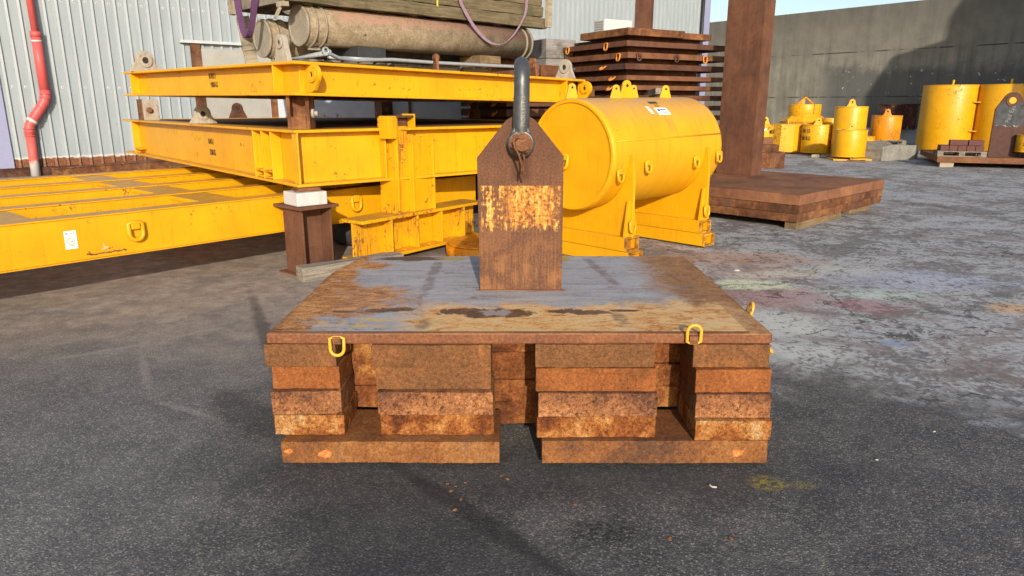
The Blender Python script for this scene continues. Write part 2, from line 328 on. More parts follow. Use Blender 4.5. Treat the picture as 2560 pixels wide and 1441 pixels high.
# ------------------------------------------------------------ ground
def ground():
    t=T('yard_asphalt'); v=t.co(rand=False); X,Y,Z=t.xyz(v)
    st=t.vor(v,132,out='Color'); sx=t.xyz(st)[0]; sd_=t.vor(v,132); st2=t.vor(v,42,out='Color'); s2=t.xyz(st2)[0]
    fi=t.noise(v,160,3,.7); md=t.noise(v,3.2,8,.65,.4); bg_=t.noise(v,.55,5,.6,.6); wob=t.noise(v,2.1,9,.68,.5)
    # aggregate
    c=t.ramp(sx,[(.0,(.045,.045,.047)),(.50,(.100,.098,.099)),(.82,(.172,.166,.160)),(1,(.39,.355,.31))])
    c=t.mix(t.m('MULTIPLY',t.step(s2,.93,.97),.5),c,(.30,.265,.22))
    c=t.mix(t.m('MULTIPLY',t.step(sd_,.35,.60),.5),c,(.038,.038,.039))
    c=t.mix(t.step(md,.35,.7),t.mix(.35,c,(.045,.045,.047)),t.mix(.30,c,(.16,.150,.143)))
    # brownish dust of rust to the back left
    db=t.m('MULTIPLY',t.step(t.m('ADD',Y,t.m('MULTIPLY',bg_,2.6)),4.9,7.6),t.step(t.m('SUBTRACT',X,t.m('MULTIPLY',bg_,2)),2.2,-.6))
    dust=t.ramp(t.m('ADD',t.m('MULTIPLY',t.noise(v,7,9,.72,.6),.5),t.m('MULTIPLY',t.noise(v,75,4,.75),.5)),[(.37,(.10,.080,.064)),(.47,(.205,.168,.135)),(.55,(.29,.24,.19)),(.66,(.46,.40,.33))])
    c=t.mix(t.m('MULTIPLY',db,t.m('ADD',.45,t.m('MULTIPLY',t.step(md,.32,.6),.5))),c,dust)
    # worn grey slab with washed paint to the right and back
    rt=t.m('ADD',t.m('ADD',Y,t.m('MULTIPLY',X,.55)),t.m('MULTIPLY',t.m('SUBTRACT',wob,.5),2.6))
    rm=t.m('MULTIPLY',t.step(rt,4.7,5.6),t.step(t.m('ADD',X,t.m('MULTIPLY',wob,1.2)),1.0,2.4))
    pa=t.noise(v,1.0,14,.76,1.1); pf=t.noise(v,9,12,.82,1.2); pg=t.noise(v,30,6,.75)
    old=t.ramp(t.m('ADD',t.m('MULTIPLY',pf,.6),t.m('MULTIPLY',pg,.4)),[(.36,(.085,.080,.078)),(.48,(.175,.166,.162)),(.60,(.31,.30,.295))])
    lt=t.m('MULTIPLY',t.step(t.m('ADD',pa,t.m('MULTIPLY',t.m('SUBTRACT',pf,.5),.9)),.455,.50),t.step(t.m('ADD',t.m('MULTIPLY',pf,.5),t.m('MULTIPLY',pg,.5)),.40,.50))
    old=t.mix(t.m('MULTIPLY',lt,.85),old,t.ramp(pg,[(.35,(.36,.365,.365)),(.6,(.56,.565,.56))]))
    old=t.mix(t.m('MULTIPLY',t.step(t.noise(v,1.1,12,.76,1.2),.51,.57),.6),old,(.215,.155,.14))
    old=t.mix(t.m('MULTIPLY',t.step(t.noise(v,1.9,14,.8,1.3),.57,.61),.6),old,(.075,.070,.068))
    old=t.mix(.22,old,c)
    for cx,cy,rx,ry,col,k in ((3.0,5.75,.28,.22,(.34,.11,.13),.5),(4.25,5.6,.26,.17,(.58,.36,.18),.8),(2.55,6.9,.55,.28,(.34,.17,.15),.45),
        (2.3,6.0,.5,.35,(.36,.19,.175),.6),(2.25,6.45,.40,.18,(.56,.60,.42),.85),(3.2,6.95,.65,.26,(.50,.50,.42),.5),(2.55,6.85,.45,.16,(.54,.52,.42),.55),(3.35,6.1,.45,.2,(.48,.56,.50),.65),(2.5,7.6,.9,.35,(.40,.25,.18),.6),(2.1,5.2,.35,.3,(.52,.53,.50),.8),(1.75,4.55,.5,.22,(.50,.51,.48),.8),
        (3.9,6.6,.9,.4,(.38,.41,.52),.5),(5.2,5.3,.6,.3,(.30,.33,.45),.5),(2.75,4.75,.12,.07,(.15,.23,.44),.5),(5.2,4.5,.3,.2,(.55,.33,.16),.6)):
        old=t.mix(t.m('MULTIPLY',t.ell(v,cx,cy,rx,ry,.7,wob,1.0),t.m('MULTIPLY',t.step(t.m('ADD',t.m('MULTIPLY',pf,.65),t.m('MULTIPLY',pg,.35)),.43,.50),k)),old,col)
    wv=t.new('ShaderNodeVectorMath',operation='ADD'); nn_=t.new('ShaderNodeTexNoise'); t.l.new(v,nn_.inputs['Vector']); nn_.inputs['Scale'].default_value=2.2; nn_.inputs['Detail'].default_value=6; t.l.new(v,wv.inputs[0]); t.l.new(nn_.outputs['Color'],wv.inputs[1]); ck=t.vor(wv.outputs[0],.95,'DISTANCE_TO_EDGE'); ck=t.m('ADD',ck,t.m('MULTIPLY',t.m('SUBTRACT',t.noise(v,5,9,.7),.5),.22))
    ckm=t.m('MULTIPLY',t.m('MULTIPLY',t.step(t.m('ABSOLUTE',ck),.014,.003),.8),t.m('MULTIPLY',t.step(bg_,.40,.52),t.step(pf,.36,.50)))
    old=t.mix(ckm,old,(.018,.017,.016))
    c=t.mix(rm,c,old)
    # marks on the near asphalt
    for cx,cy,rx,ry,col,k in ((.35,2.47,.14,.075,(.012,.012,.012),.75),(1.16,2.84,.085,.065,(.40,.31,.04),.9),(1.29,2.82,.07,.04,(.36,.27,.06),.6),(2.6,3.45,.16,.05,(.27,.29,.33),.8)):
        c=t.mix(t.m('MULTIPLY',t.ell(v,cx,cy,rx,ry,.6,wob,.8),t.m('MULTIPLY',t.step(t.noise(v,30,8,.8,1.5),.47,.53),k)),c,col)
    c=t.mix(t.m('MULTIPLY',t.m('MAXIMUM',t.ell(v,-.38,2.35,.80,.42,.9,t.noise(v,2.6,7,.65),.6,R(128)),t.ell(v,.05,2.92,1.45,.26,1.1,t.noise(v,3.1,7,.65),.8)),.50),c,(.028,.028,.031))  # shadow painted into the asphalt: soft patch, and a strip before the slabs
    lm_=t.m('MULTIPLY',t.step(t.m('ADD',X,t.m('MULTIPLY',bg_,.8)),-.45,-1.5),t.m('SUBTRACT',1,rm)); vs_=t.new('ShaderNodeVectorMath',operation='SCALE'); t.put(vs_.inputs[0],c); t.put(vs_.inputs['Scale'],t.m('ADD',1,t.m('MULTIPLY',lm_,.42))); c=t.mix(t.m('MULTIPLY',lm_,.18),vs_.outputs[0],(.20,.185,.178))
    # long soft dark lines: the first paints a shadow's edge, the rest are tar seams
    for (x0,y0,x1,y1,wd,k) in ((-.55,3.0,.32,2.06,.05,.55),(-2.35,6.1,-1.1,3.35,.05,.5),(-1.75,3.9,-1.15,3.25,.12,.45)):
        L=math.hypot(x1-x0,y1-y0); a=math.atan2(y1-y0,x1-x0)
        c=t.mix(t.m('MULTIPLY',t.ell(v,(x0+x1)/2,(y0+y1)/2,L/2,wd,.9,t.noise(v,6,6,.6),.9,a),k),c,(.014,.014,.015))
    for (x0,y0,x1,y1) in ((-2.55,4.55,-2.2,3.95),(-2.05,3.75,-1.6,3.5),(-3.1,4.4,-2.6,4.75)):
        L=math.hypot(x1-x0,y1-y0); a=math.atan2(y1-y0,x1-x0)
        c=t.mix(t.m('MULTIPLY',t.ell(v,(x0+x1)/2,(y0+y1)/2,L/2,.026,.9,t.noise(v,14,6,.7),1.4,a),.32),c,(.34,.31,.295))
    hgt=t.m('ADD',t.m('MULTIPLY',t.m('SUBTRACT',1,sd_),t.m('SUBTRACT',1,t.m('MULTIPLY',rm,.7))),t.m('ADD',t.m('MULTIPLY',fi,.35),t.m('MULTIPLY',ckm,-1.5)))
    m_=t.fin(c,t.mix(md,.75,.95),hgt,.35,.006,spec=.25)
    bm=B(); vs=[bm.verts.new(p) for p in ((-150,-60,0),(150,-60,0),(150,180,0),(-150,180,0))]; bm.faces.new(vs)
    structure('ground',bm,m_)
ground()

# ------------------------------------------------------------ shed with corrugated cladding
SH=thing('corrugated_shed','grey shed clad in vertical corrugated metal with rusted lower edge','building',(-11.35,17.07,0),yaw(52))   # local +X runs along the wall, local -Y faces the yard
def shed():
    t=T('corrugated_cladding'); v=t.co(rand=False); X,Y,Z=t.xyz(v)
    n1=t.noise(t.co((3,3,.35),rand=False),2,6,.65); n2=t.noise(v,25,4,.6)
    c=t.ramp(t.m('ADD',t.m('MULTIPLY',n1,.7),t.m('MULTIPLY',n2,.3)),[(.3,(.225,.262,.285)),(.7,(.315,.352,.37))])
    ez=t.m('ADD',Z,t.m('MULTIPLY',t.noise(v,7,6,.7),-.22))
    rm=t.step(ez,.305,.265); c=t.mix(t.step(ez,.36,.28),c,(.55,.53,.49))
    c=t.mix(rm,c,t.ramp(t.noise(v,22,6,.7),[(.35,(.06,.022,.012)),(.65,(.26,.09,.03))]))
    clad=t.fin(c,.45,n2,.08,.01,.0,.5)
    pitch=.245; x0=-4.0; x1=24.9; bm=B(); prof=[(0,0),(.07,0),(.085,.030),(.16,.030),(.205,0)]   # two-step trapezoid ribs
    pts=[]; x=x0
    while x<x1:
        for a,d in ((0,0),(.135,0),(.155,-.034),(.208,-.045),(.222,0)): pts.append((x+a,d))
        x+=pitch
    lo=[bm.verts.new((p[0],p[1],.20)) for p in pts]; hi=[bm.verts.new((p[0],p[1],8.5)) for p in pts]
    for i in range(len(pts)-1): bm.faces.new((lo[i],lo[i+1],hi[i+1],hi[i]))
    nf=len(bm.faces)
    for z in (2.05,4.02):
        x=x0
        while x<16:
            if random.random()<.8: cyl(bm,(x+.06,-.0005,z),(x+.06,-.003,z),.030,seg=10); cyl(bm,(x+.06,-.003,z),(x+.06,-.014,z),.014,seg=8)
            x+=pitch
    bm.faces.ensure_lookup_table()
    for k in range(nf,len(bm.faces)): bm.faces[k].material_index=1 if (k-nf)%22<12 else 2
    co=obj('cladding',bm,clad,SH); co.data.materials.append(mat_flat('washer_white',(.55,.56,.56),.5)); co.data.materials.append(mat_flat('screw_grey',(.12,.12,.12),.5))
    bm=B(); box(bm,(x0,.03,0),(x1-.02,8,8.4)); obj('wall',bm,mat_flat('shed_core',(.10,.05,.03),.9,.4,4),SH)
    bm=B(); box(bm,(x0,-.10,0),(16,.025,.20),jit=.01); obj('rusted_sill',bm,mat_rust('sill_rust',(.025,.013,.01),(.065,.028,.018),(.15,.065,.035),flakes=.4,scale=1.5,speck=.6),SH)
    # corner strips: a pale lilac one at the near end, one at the far end
    lil=mat_flat('lilac_trim',(.25,.26,.40),.5,.1,2)
    bm=B(); box(bm,(-.95,-.055,.18),(-.50,-.045,8.4)); obj('corner_trim',bm,lil,SH)
    bm=B(); box(bm,(x1-.02,-.06,.2),(x1+.42,.30,8.45)); obj('corner_trim',bm,lil,SH)
    bm=B(); cyl(bm,(x1-.18,-.13,0),(x1-.18,-.13,8.4),.07,seg=14); obj('drain_pipe',bm,mat_flat('black_pipe',(.02,.02,.02),.5),SH)
    # steel door
    bm=B(); box(bm,(3.95,-.07,.2),(6.2,-.05,3.08)); obj('door',bm,mat_flat('galvanised_door',(.40,.385,.345),.35,.2,2,.05,.25,grime=(.42,.38,.30)),SH,bev=.004)
    b2=B()
    for a,b in (((3.70,-.10,.2),(3.95,-.04,3.2)),((6.2,-.10,.2),(6.42,-.04,3.2))): box(b2,a,b)
    objs('door_jamb',b2,rust_edge,SH)
    bm=B(); box(bm,(3.45,-.16,3.2),(6.7,-.03,3.27)); obj('door_flashing',bm,mat_flat('flashing',(.45,.47,.47),.5,.15),SH)
    bm=B(); box(bm,(4.5,-.078,2.14),(5.3,-.068,2.25)); obj('notice',bm,sticker,SH)
    bm=B(); cyl(bm,(4.35,-.07,1.2),(4.35,-.12,1.2),.05,seg=16); obj('door_lock',bm,galv,SH)
shed()

# red plastic rain pipe on the shed
def rain_pipe():
    red=mat_flat('red_plastic',(.56,.095,.09),.45,.15,4,.05,grime=(.36,.075,.065))
    t=thing('rain_pipe','red plastic rain pipe with an offset bend on the corrugated shed','pipe',(-11.35,17.07,0),yaw(52))
    y=-.16
    def P(x,z): return (x,y,z)
    bm=B(); cyl(bm,P(.33,3.20),P(.30,6.5),.072,seg=20); obj('upper_pipe',bm,red,t)
    bm=B(); cyl(bm,P(.33,1.94),P(.33,3.28),.105,seg=24); ring(bm,P(.33,3.16),P(.33,3.28),.112,.09,24); obj('middle_pipe',bm,red,t)
    bm=B(); tube(bm,[P(.33,1.98),P(.33,1.84),P(.29,1.72),P(.22,1.61),P(-.01,1.29),P(-.07,1.19),P(-.10,1.09),P(-.10,.92)],.108,seg=20)
    for z,x,dx,dz in ((1.9,.33,0,1),(1.80,.32,.25,.95),(1.58,.20,.58,.81),(1.40,.07,.58,.81),(1.34,.03,.58,.81),(1.10,-.10,0,1),(1.03,-.10,0,1),(.94,-.10,0,1)):
        ring(bm,(x-dx*.014,y,z-dz*.014),(x+dx*.014,y,z+dz*.014),.120,.10,22)
    obj('offset_bend',bm,red,t)
    bm=B(); tube(bm,[(-.035,y,1.255),(.005,y,1.31)],.1235,seg=20); obj('joint_tape',bm,white_p,t)
    tt=T('faded_red'); v=tt.co(rand=False); z=tt.xyz(v)[2]; zz=tt.m('ADD',z,tt.m('MULTIPLY',tt.m('SUBTRACT',tt.noise(v,9,6,.7),.5),.5))
    fm=tt.fin(tt.mix(tt.step(zz,.45,.25),(.55,.10,.085),(.50,.46,.44)),.6)
    bm=B(); cyl(bm,P(-.12,0),P(-.10,.96),.100,seg=22); obj('foot_pipe',bm,fm,t)
    bm=B(); cyl(bm,P(.33,3.05),P(.33,3.09),.109,seg=24); obj('white_band',bm,white_p,t)
rain_pipe()

# ------------------------------------------------------------ concrete boundary wall
def conc_wall():
    t=T('board_marked_concrete'); v=t.co(rand=False); X,Y,Z=t.xyz(v)
    a=t.noise(t.co((2.6,1,.16),rand=False),1.3,10,.74,.3); b=t.noise(v,1.1,6,.65); f=t.noise(v,30,5,.7)
    x=t.m('ADD',t.m('ADD',t.m('MULTIPLY',a,.5),t.m('MULTIPLY',b,.3)),t.m('MULTIPLY',f,.2))
    c=t.ramp(x,[(.37,(.115,.108,.092)),(.50,(.20,.188,.155)),(.62,(.30,.28,.23))])
    c=t.mix(t.m('MULTIPLY',t.step(t.m('ADD',Z,t.m('MULTIPLY',t.m('SUBTRACT',a,.5),5.)),3.4,6.2),.55),c,(.085,.08,.072))
    # cast shadow painted into the lower right stretch of the wall
    shd=t.m('MULTIPLY',t.step(t.m('ADD',Z,t.m('MULTIPLY',t.m('SUBTRACT',b,.5),1.4)),3.6,2.9),t.step(t.m('ADD',X,t.m('MULTIPLY',a,2.)),8.6,9.6))
    c=t.mix(t.m('MULTIPLY',shd,.7),c,(.085,.086,.088))
    ws=t.noise(v,3.3,7,.75,.6); wm=t.m('MULTIPLY',t.step(ws,.615,.64),t.m('MULTIPLY',t.step(t.m('ABSOLUTE',t.m('SUBTRACT',Z,2.6)),.9,.4),t.step(X,7.9,9)))
    c=t.mix(wm,c,(.62,.61,.58))
    for z in (4.0,2.0):
        c=t.mix(t.m('MULTIPLY',t.step(t.m('ABSOLUTE',t.m('SUBTRACT',Z,z)),.035,.012),t.step(b,.40,.52)),c,(.05,.048,.042))
    mm=t.fin(c,.95,x,.4,.03,spec=.1)
    W=thing('boundary_wall','tall weathered concrete boundary wall along the back right','wall',(10.0,41.46,0),R(-51))   # local +X runs towards the viewer's right
    bm=B(); box(bm,(-8,0,0),(26,.5,5.97)); obj('wall_panel',bm,mm,W)
    bm=B(); box(bm,(2.8,-1.0,0),(22,0-.003,.62)); obj('kerb',bm,white_kerb,W,bev=.03)
    return W
conc_wall()

# ------------------------------------------------------------ the lifting weight in front: loose slabs, top plate with lug, shackle
def slabs():
    rows=[]
    def put(x0,x1,y0,y1,z0,z1,m,label):
        bm=B(); cx,cy=(x0+x1)/2,(y0+y1)/2; hx,hy=(x1-x0)/2,(y1-y0)/2
        vs=box(bm,(-hx,-hy,0),(hx,hy,z1-z0-.003))
        lx=[e for e in bm.edges if abs(e.verts[0].co.x-e.verts[1].co.x)>.05]; bmesh.ops.subdivide_edges(bm,edges=lx,cuts=int(hx*2/.022),use_grid_fill=True)
        ly=[e for e in bm.edges if abs(e.verts[0].co.y-e.verts[1].co.y)>.05]; bmesh.ops.subdivide_edges(bm,edges=ly,cuts=8,use_grid_fill=True)
        lz=[e for e in bm.edges if abs(e.verts[0].co.z-e.verts[1].co.z)>.05]; bmesh.ops.subdivide_edges(bm,edges=lz,cuts=4,use_grid_fill=True)
        H=z1-z0-.003; sh=random.uniform(-.006,.010); bow=random.uniform(-.004,.004); ph=random.uniform(0,6)
        for q in bm.verts:
            x,y,zz=q.co; front=(abs(y+hy)<1e-4); edge=(zz<1e-4 or zz>H-1e-4) and front
            q.co+=Vector((random.uniform(-1,1)*.0012,random.uniform(-1,1)*.0012,random.uniform(-1,1)*.0005))
            if front: q.co.y+=sh*(zz/H)+bow*math.sin(x*9+ph)+.0015*math.sin(x*41+ph)+.001*math.sin(x*97+zz*60)
            if edge:
                q.co.y+=abs(random.gauss(0,.0010))+(.006 if random.random()<.025 else 0); q.co.z+=(1 if zz<1e-4 else -1)*abs(random.gauss(0,.0004))
            if abs(abs(x)-hx)<1e-4: q.co.x-=math.copysign(abs(random.gauss(0,.0006)),x)
        o=obj('steel_slab',bm,slab_m[m],bev=.003); o.location=(cx,cy,z0); o.rotation_euler=(0,0,R(random.uniform(-.35,.35)))
        tag(o,label,'steel slab','rusty steel slabs stacked under the lug plate')
    z=[.143,.247,.366,.480,.5925]
    data={'left end stack':[(-1.116,-.787,3.027,3),(-1.120,-.796,3.03,2),(-1.114,-.800,3.05,1),(-1.137,-.809,3.035,0)],
          'left middle stack':[(-.618,-.085,3.027,3),(-.624,-.088,3.02,2),(-.632,-.098,3.045,0),(-.643,-.097,3.03,0)],
          'right middle stack':[(.115,.669,3.0,3),(.121,.673,3.0,2),(.109,.665,3.02,1),(.106,.655,3.03,0)],
          'right end stack':[(.844,1.197,2.97,3),(.846,1.194,2.99,2),(.841,1.19,3.01,1),(.831,1.182,3.03,0)]}
    nth=['bottom slab of the front %s, flaking orange rust','second slab up in the front %s, speckled rust','third slab up in the front %s, smooth brown rust','top slab of the front %s, touching the top plate']
    for k,rw in data.items():
        for i,(x0,x1,y,m) in enumerate(rw): put(x0,x1,y,3.30+random.uniform(-.01,.01),z[i],z[i+1],m,nth[i]%k)
    put(-1.071,-.058,2.966,3.32,.03,.143,4,'long base slab on the asphalt under the two left front stacks')
    put(.139,1.188,2.962,3.32,.03,.143,5,'long base slab on the asphalt under the two right front stacks')
    put(-1.05,-.3,3.8,4.55,.03,.143,1,'base slab at the back left of the weight pile'); put(.3,1.1,3.8,4.55,.03,.143,1,'base slab at the back right of the weight pile')
    for nm,(x0,x1),zs,y in (('left gap',(-1.08,-.40),[.143,.262,.378,.5925],3.335),('middle gap',(-.36,.38),[.03,.155,.282,.43,.5925],3.37),('right gap',(.42,1.12),[.143,.258,.385,.505,.5925],3.335)):
        for i in range(len(zs)-1):
            put(x0+random.uniform(-.02,.02),x1+random.uniform(-.02,.02),y+random.uniform(0,.02),4.55,zs[i],zs[i+1],6,['lowest','second','third','topmost'][i]+' rear slab seen through the '+nm)
slabs()

def lift_plate():
    W=thing('lug_plate','rusty steel plate with a tall pointed lifting lug and blue grey worn top','lifting plate',(0.035,3.039,.593))
    # local: x -1.155..1.155, y 0..1.70, z 0..~.047
    t=T('worn_blue_plate'); v=t.co(rand=False); X,Y,Z=t.xyz(v)
    md=t.noise(v,5,9,.72,.6); fi=t.noise(v,70,4,.7); wob=t.noise(v,6.5,9,.68,.6); st=t.noise(t.co((1.2,6,1),rand=False),2.2,8,.7,.4)
    blue=t.ramp(t.m('ADD',t.m('MULTIPLY',st,.6),t.m('MULTIPLY',fi,.4)),[(.34,(.19,.165,.155)),(.47,(.315,.305,.315)),(.62,(.42,.41,.41))])
    rust=t.ramp(t.m('ADD',t.m('MULTIPLY',t.noise(t.co((1.,2.,1),rand=False),8,10,.78,1.),.65),t.m('MULTIPLY',fi,.35)),[(.37,(.10,.042,.02)),(.46,(.27,.105,.032)),(.53,(.50,.215,.06)),(.60,(.60,.34,.14)),(.67,(.38,.36,.36))])
    flk=t.ramp(t.m('ADD',t.m('MULTIPLY',t.noise(t.co((1,2.2,1),rand=False),7,10,.78,1.2),.75),t.m('MULTIPLY',fi,.25)),[(.37,(.22,.085,.026)),(.43,(.50,.21,.055)),(.49,(.64,.36,.13)),(.55,(.66,.48,.26)),(.60,(.56,.36,.15)),(.67,(.40,.39,.38))])
    c=blue
    # streaks of rust on the blue mill scale
    c=t.mix(t.m('MULTIPLY',t.step(t.noise(t.co((1.6,5,1),rand=False),3.1,10,.78,1.2),.55,.63),.8),c,(.17,.088,.055))
    e=t.m('MULTIPLY',t.m('SUBTRACT',wob,.5),1.1)
    c=t.mix(t.step(t.m('ADD',X,t.m('MULTIPLY',e,.55)),.66,.96),c,t.mix(.55,rust,(.17,.10,.05)))              # right side rusts through
    c=t.mix(t.step(t.m('ADD',X,t.m('MULTIPLY',e,.7)),-.88,-1.04),c,rust)                                       # left rim
    fb=t.m('MULTIPLY',t.step(t.m('ADD',Y,t.m('ADD',t.m('MULTIPLY',e,.45),t.m('MULTIPLY',t.m('SUBTRACT',md,.5),.55))),.56,.38),t.step(t.m('ADD',X,t.m('MULTIPLY',e,.5)),-.62,-.42)); c=t.mix(fb,c,flk)   # flaked front band
    c=t.mix(t.m('MULTIPLY',t.ell(v,-.86,.60,.30,.26,.5,wob,1.6),t.step(fi,.30,.5)),c,rust)
    c=t.mix(t.ell(v,-.72,1.62,.22,.06,.5,wob,.9),c,(.11,.06,.03)); c=t.mix(t.ell(v,-.45,1.62,.1,.035,.5,wob,.9),c,(.42,.27,.03))
    c=t.mix(t.ell(v,.30,1.60,.06,.07,.5,wob,.9),c,(.42,.27,.03)); c=t.mix(t.ell(v,-.95,1.42,.14,.10,.5,wob,1.4),c,rust)
    ylp=t.ell(v,-.80,.15,.36,.10,.5,wob,1.3); c=t.mix(t.m('MULTIPLY',ylp,t.step(md,.50,.56)),c,(.52,.36,.15))
    # oily brown puddle stains
    pm=None
    for cx,cy,rx,ry in ((-.25,.36,.17,.06),(-.08,.33,.14,.075),(-.20,.28,.07,.03),(.25,.365,.10,.045),(.36,.345,.09,.04),(.53,.375,.07,.018),(-.60,.40,.10,.035),(-.72,.375,.06,.03),(-.88,.36,.06,.02)):
        q=t.ell(v,cx,cy,rx,ry,.16,t.noise(v,9,10,.72,1.),1.5); pm=q if pm is None else t.m('MAXIMUM',pm,q)
    c=t.mix(pm,c,t.ramp(t.m('ADD',t.m('MULTIPLY',md,.6),t.m('MULTIPLY',fi,.4)),[(.38,(.055,.030,.018)),(.50,(.125,.065,.03)),(.62,(.24,.13,.055))]))
    c=t.mix(t.m('MULTIPLY',t.ell(v,-.12,.34,.07,.05,.3,t.noise(v,15,8,.8),2.2),.55),c,(.42,.42,.42))
    # dark weld traces of the stiffeners under the plate
    for cx,cy,l_,a in ((-.52,1.15,.65,R(90)),(.52,1.25,.45,R(98)),(-.46,.17,.10,R(85)),(.50,.22,.15,R(95)),(.95,.95,.22,R(97))):
        c=t.mix(t.m('MULTIPLY',t.ell(v,cx,cy,l_,.030,.9,wob,1.3,a),t.m('MULTIPLY',t.step(md,.42,.56),.6)),c,(.13,.075,.052))
    dirt=t.step(t.noise(v,30,8,.8),.60,.68); c=t.mix(t.m('MULTIPLY',dirt,.45),c,(.08,.05,.035))
    rim=t.m('MAXIMUM',t.step(X,1.045,1.055),t.m('MAXIMUM',t.step(X,-1.125,-1.14),t.step(Y,.03,.02))); c=t.mix(t.m('MULTIPLY',rim,t.m('ADD',.45,t.m('MULTIPLY',t.step(md,.35,.6),.45))),c,t.mix(.5,rust,(.19,.095,.045)))
    side=t.step(t.nz(),.7,.4); sc=t.ramp(t.m('ADD',t.m('MULTIPLY',md,.4),t.m('MULTIPLY',fi,.6)),[(.35,(.075,.029,.016)),(.5,(.165,.058,.023)),(.66,(.28,.115,.042))])
    c=t.mix(side,c,sc)
    h=t.m('ADD',t.m('MULTIPLY',md,.6),t.m('ADD',t.m('MULTIPLY',fi,.3),t.m('MULTIPLY',pm,-.35)))
    pmtl=t.fin(c,t.mix(pm,t.mix(md,.5,.85),.55),h,.35,.010,spec=.35)
    bm=B(); n=14
    prism(bm,[(-1.155,0),(1.145,0),(1.155,.012),(1.155,1.70),(-1.06,1.70),(-1.155,1.2)],0,.046,'z')
    bmesh.ops.subdivide_edges(bm,edges=[e_ for e_ in bm.edges if e_.calc_length()>.3],cuts=14)
    for q in bm.verts: q.co.z+=random.uniform(-.0012,.0012)
    obj('plate',bm,pmtl,W,bev=.005)
    bm=B(); box(bm,(-1.15,.004,.0465),(1.05,.026,.0515)); obj('edge_strip',bm,rust_plate,W,bev=.002)
    # lug
    t=T('lug_rust'); v=t.co(rand=False); X,Y,Z=t.xyz(v)
    g=t.noise(t.co((60,60,2.4),rand=False),1.6,9,.72); md=t.noise(v,5,9,.72,.4); fi=t.noise(v,85,6,.75)
    f=t.m('ADD',t.m('ADD',t.m('MULTIPLY',g,.24),t.m('MULTIPLY',md,.22)),t.m('MULTIPLY',fi,.54))
    c=t.ramp(f,[(.40,(.07,.034,.022)),(.48,(.115,.052,.029)),(.55,(.165,.072,.034)),(.64,(.24,.105,.042))])
    lo=t.step(Z,.45,.05); c=t.mix(t.m('MULTIPLY',lo,t.step(t.m('ADD',t.m('MULTIPLY',md,.7),t.m('MULTIPLY',g,.3)),.46,.58)),c,(.235,.105,.042))
    top=t.step(Z,.5,.9); c=t.mix(t.m('MULTIPLY',top,.35),c,(.075,.036,.025))
    fk=t.noise(v,42,5,.75); fl=t.noise(t.co((20,20,2.2),rand=False),1.7,6,.7)
    zb=t.m('ADD',Z,t.m('ADD',t.m('MULTIPLY',t.m('SUBTRACT',fl,.5),.16),t.m('MULTIPLY',t.m('SUBTRACT',fk,.5),.10)))
    band=t.m('MULTIPLY',t.step(Z,.590,.582),t.step(zb,.345,.385)); band=t.m('MULTIPLY',band,t.step(t.m('ABSOLUTE',X),.222,.205))
    bc=t.ramp(t.m('ADD',t.m('MULTIPLY',fl,.5),t.m('MULTIPLY',fk,.5)),[(.42,(.26,.075,.014)),(.49,(.46,.175,.030)),(.55,(.60,.30,.055)),(.61,(.64,.42,.16)),(.67,(.62,.50,.34))])
    miss=t.step(t.m('ADD',t.m('MULTIPLY',fl,.55),t.m('MULTIPLY',fk,.45)),.495,.54)
    miss=t.m('MAXIMUM',miss,t.m('MULTIPLY',t.ell(v,.05,0,.13,1e3,1.2),t.step(t.m('ADD',t.m('MULTIPLY',fk,.7),t.m('MULTIPLY',fl,.3)),.42,.50)))
    c=t.mix(t.m('MULTIPLY',band,miss),c,bc)
    wet=t.m('MULTIPLY',t.ell(v,0.0,0,.05,1e3,.9),t.m('MULTIPLY',t.step(Z,.59,.64),t.step(Z,.80,.72))); c=t.mix(t.m('MULTIPLY',wet,.6),c,(.05,.02,.014))
    lm=t.fin(c,.8,t.m('ADD',t.m('MULTIPLY',md,.5),t.m('MULTIPLY',fi,.5)),.4,.008,spec=.25)
    pts=[(-.228,0),(.232,0),(.230,.745)]
    cx,cz,r=.0,.838,.120
    for i in range(17):
        a=R(31)+R(118)*i/16; pts.append((cx+r*math.cos(a),cz+r*math.sin(a)))
    pts.append((-.235,.735))
    bm=B(); prism(bm,pts,0,.10,'y'); obj('lug',bm,lm,W,(.012,.775,.046),bev=.004)
    bm=B(); box(bm,(-.245,-.01,.044),(.25,.0,.052),jit=.003); obj('weld_bead',bm,rust_plate,W,(.012,.775,.002))
    # rings
    dring(W,(-.830,-.001,.022),(0,0,0),yel_ring,rust_bolt,.047,swing=R(-6),bar=.0098)
    dring(W,(.790,-.001,.024),(0,0,0),yel_ring,rust_bolt,.047,swing=R(-178),bar=.0098)
    dring(W,(1.156,.40,.012),(0,0,R(90)),yel_ring,yel_ring,.046,swing=R(-165))
    dring(W,(1.156,.16,-.045),(0,0,R(90)),yel_ring,yel_ring,.046,swing=R(-40))
lift_plate()

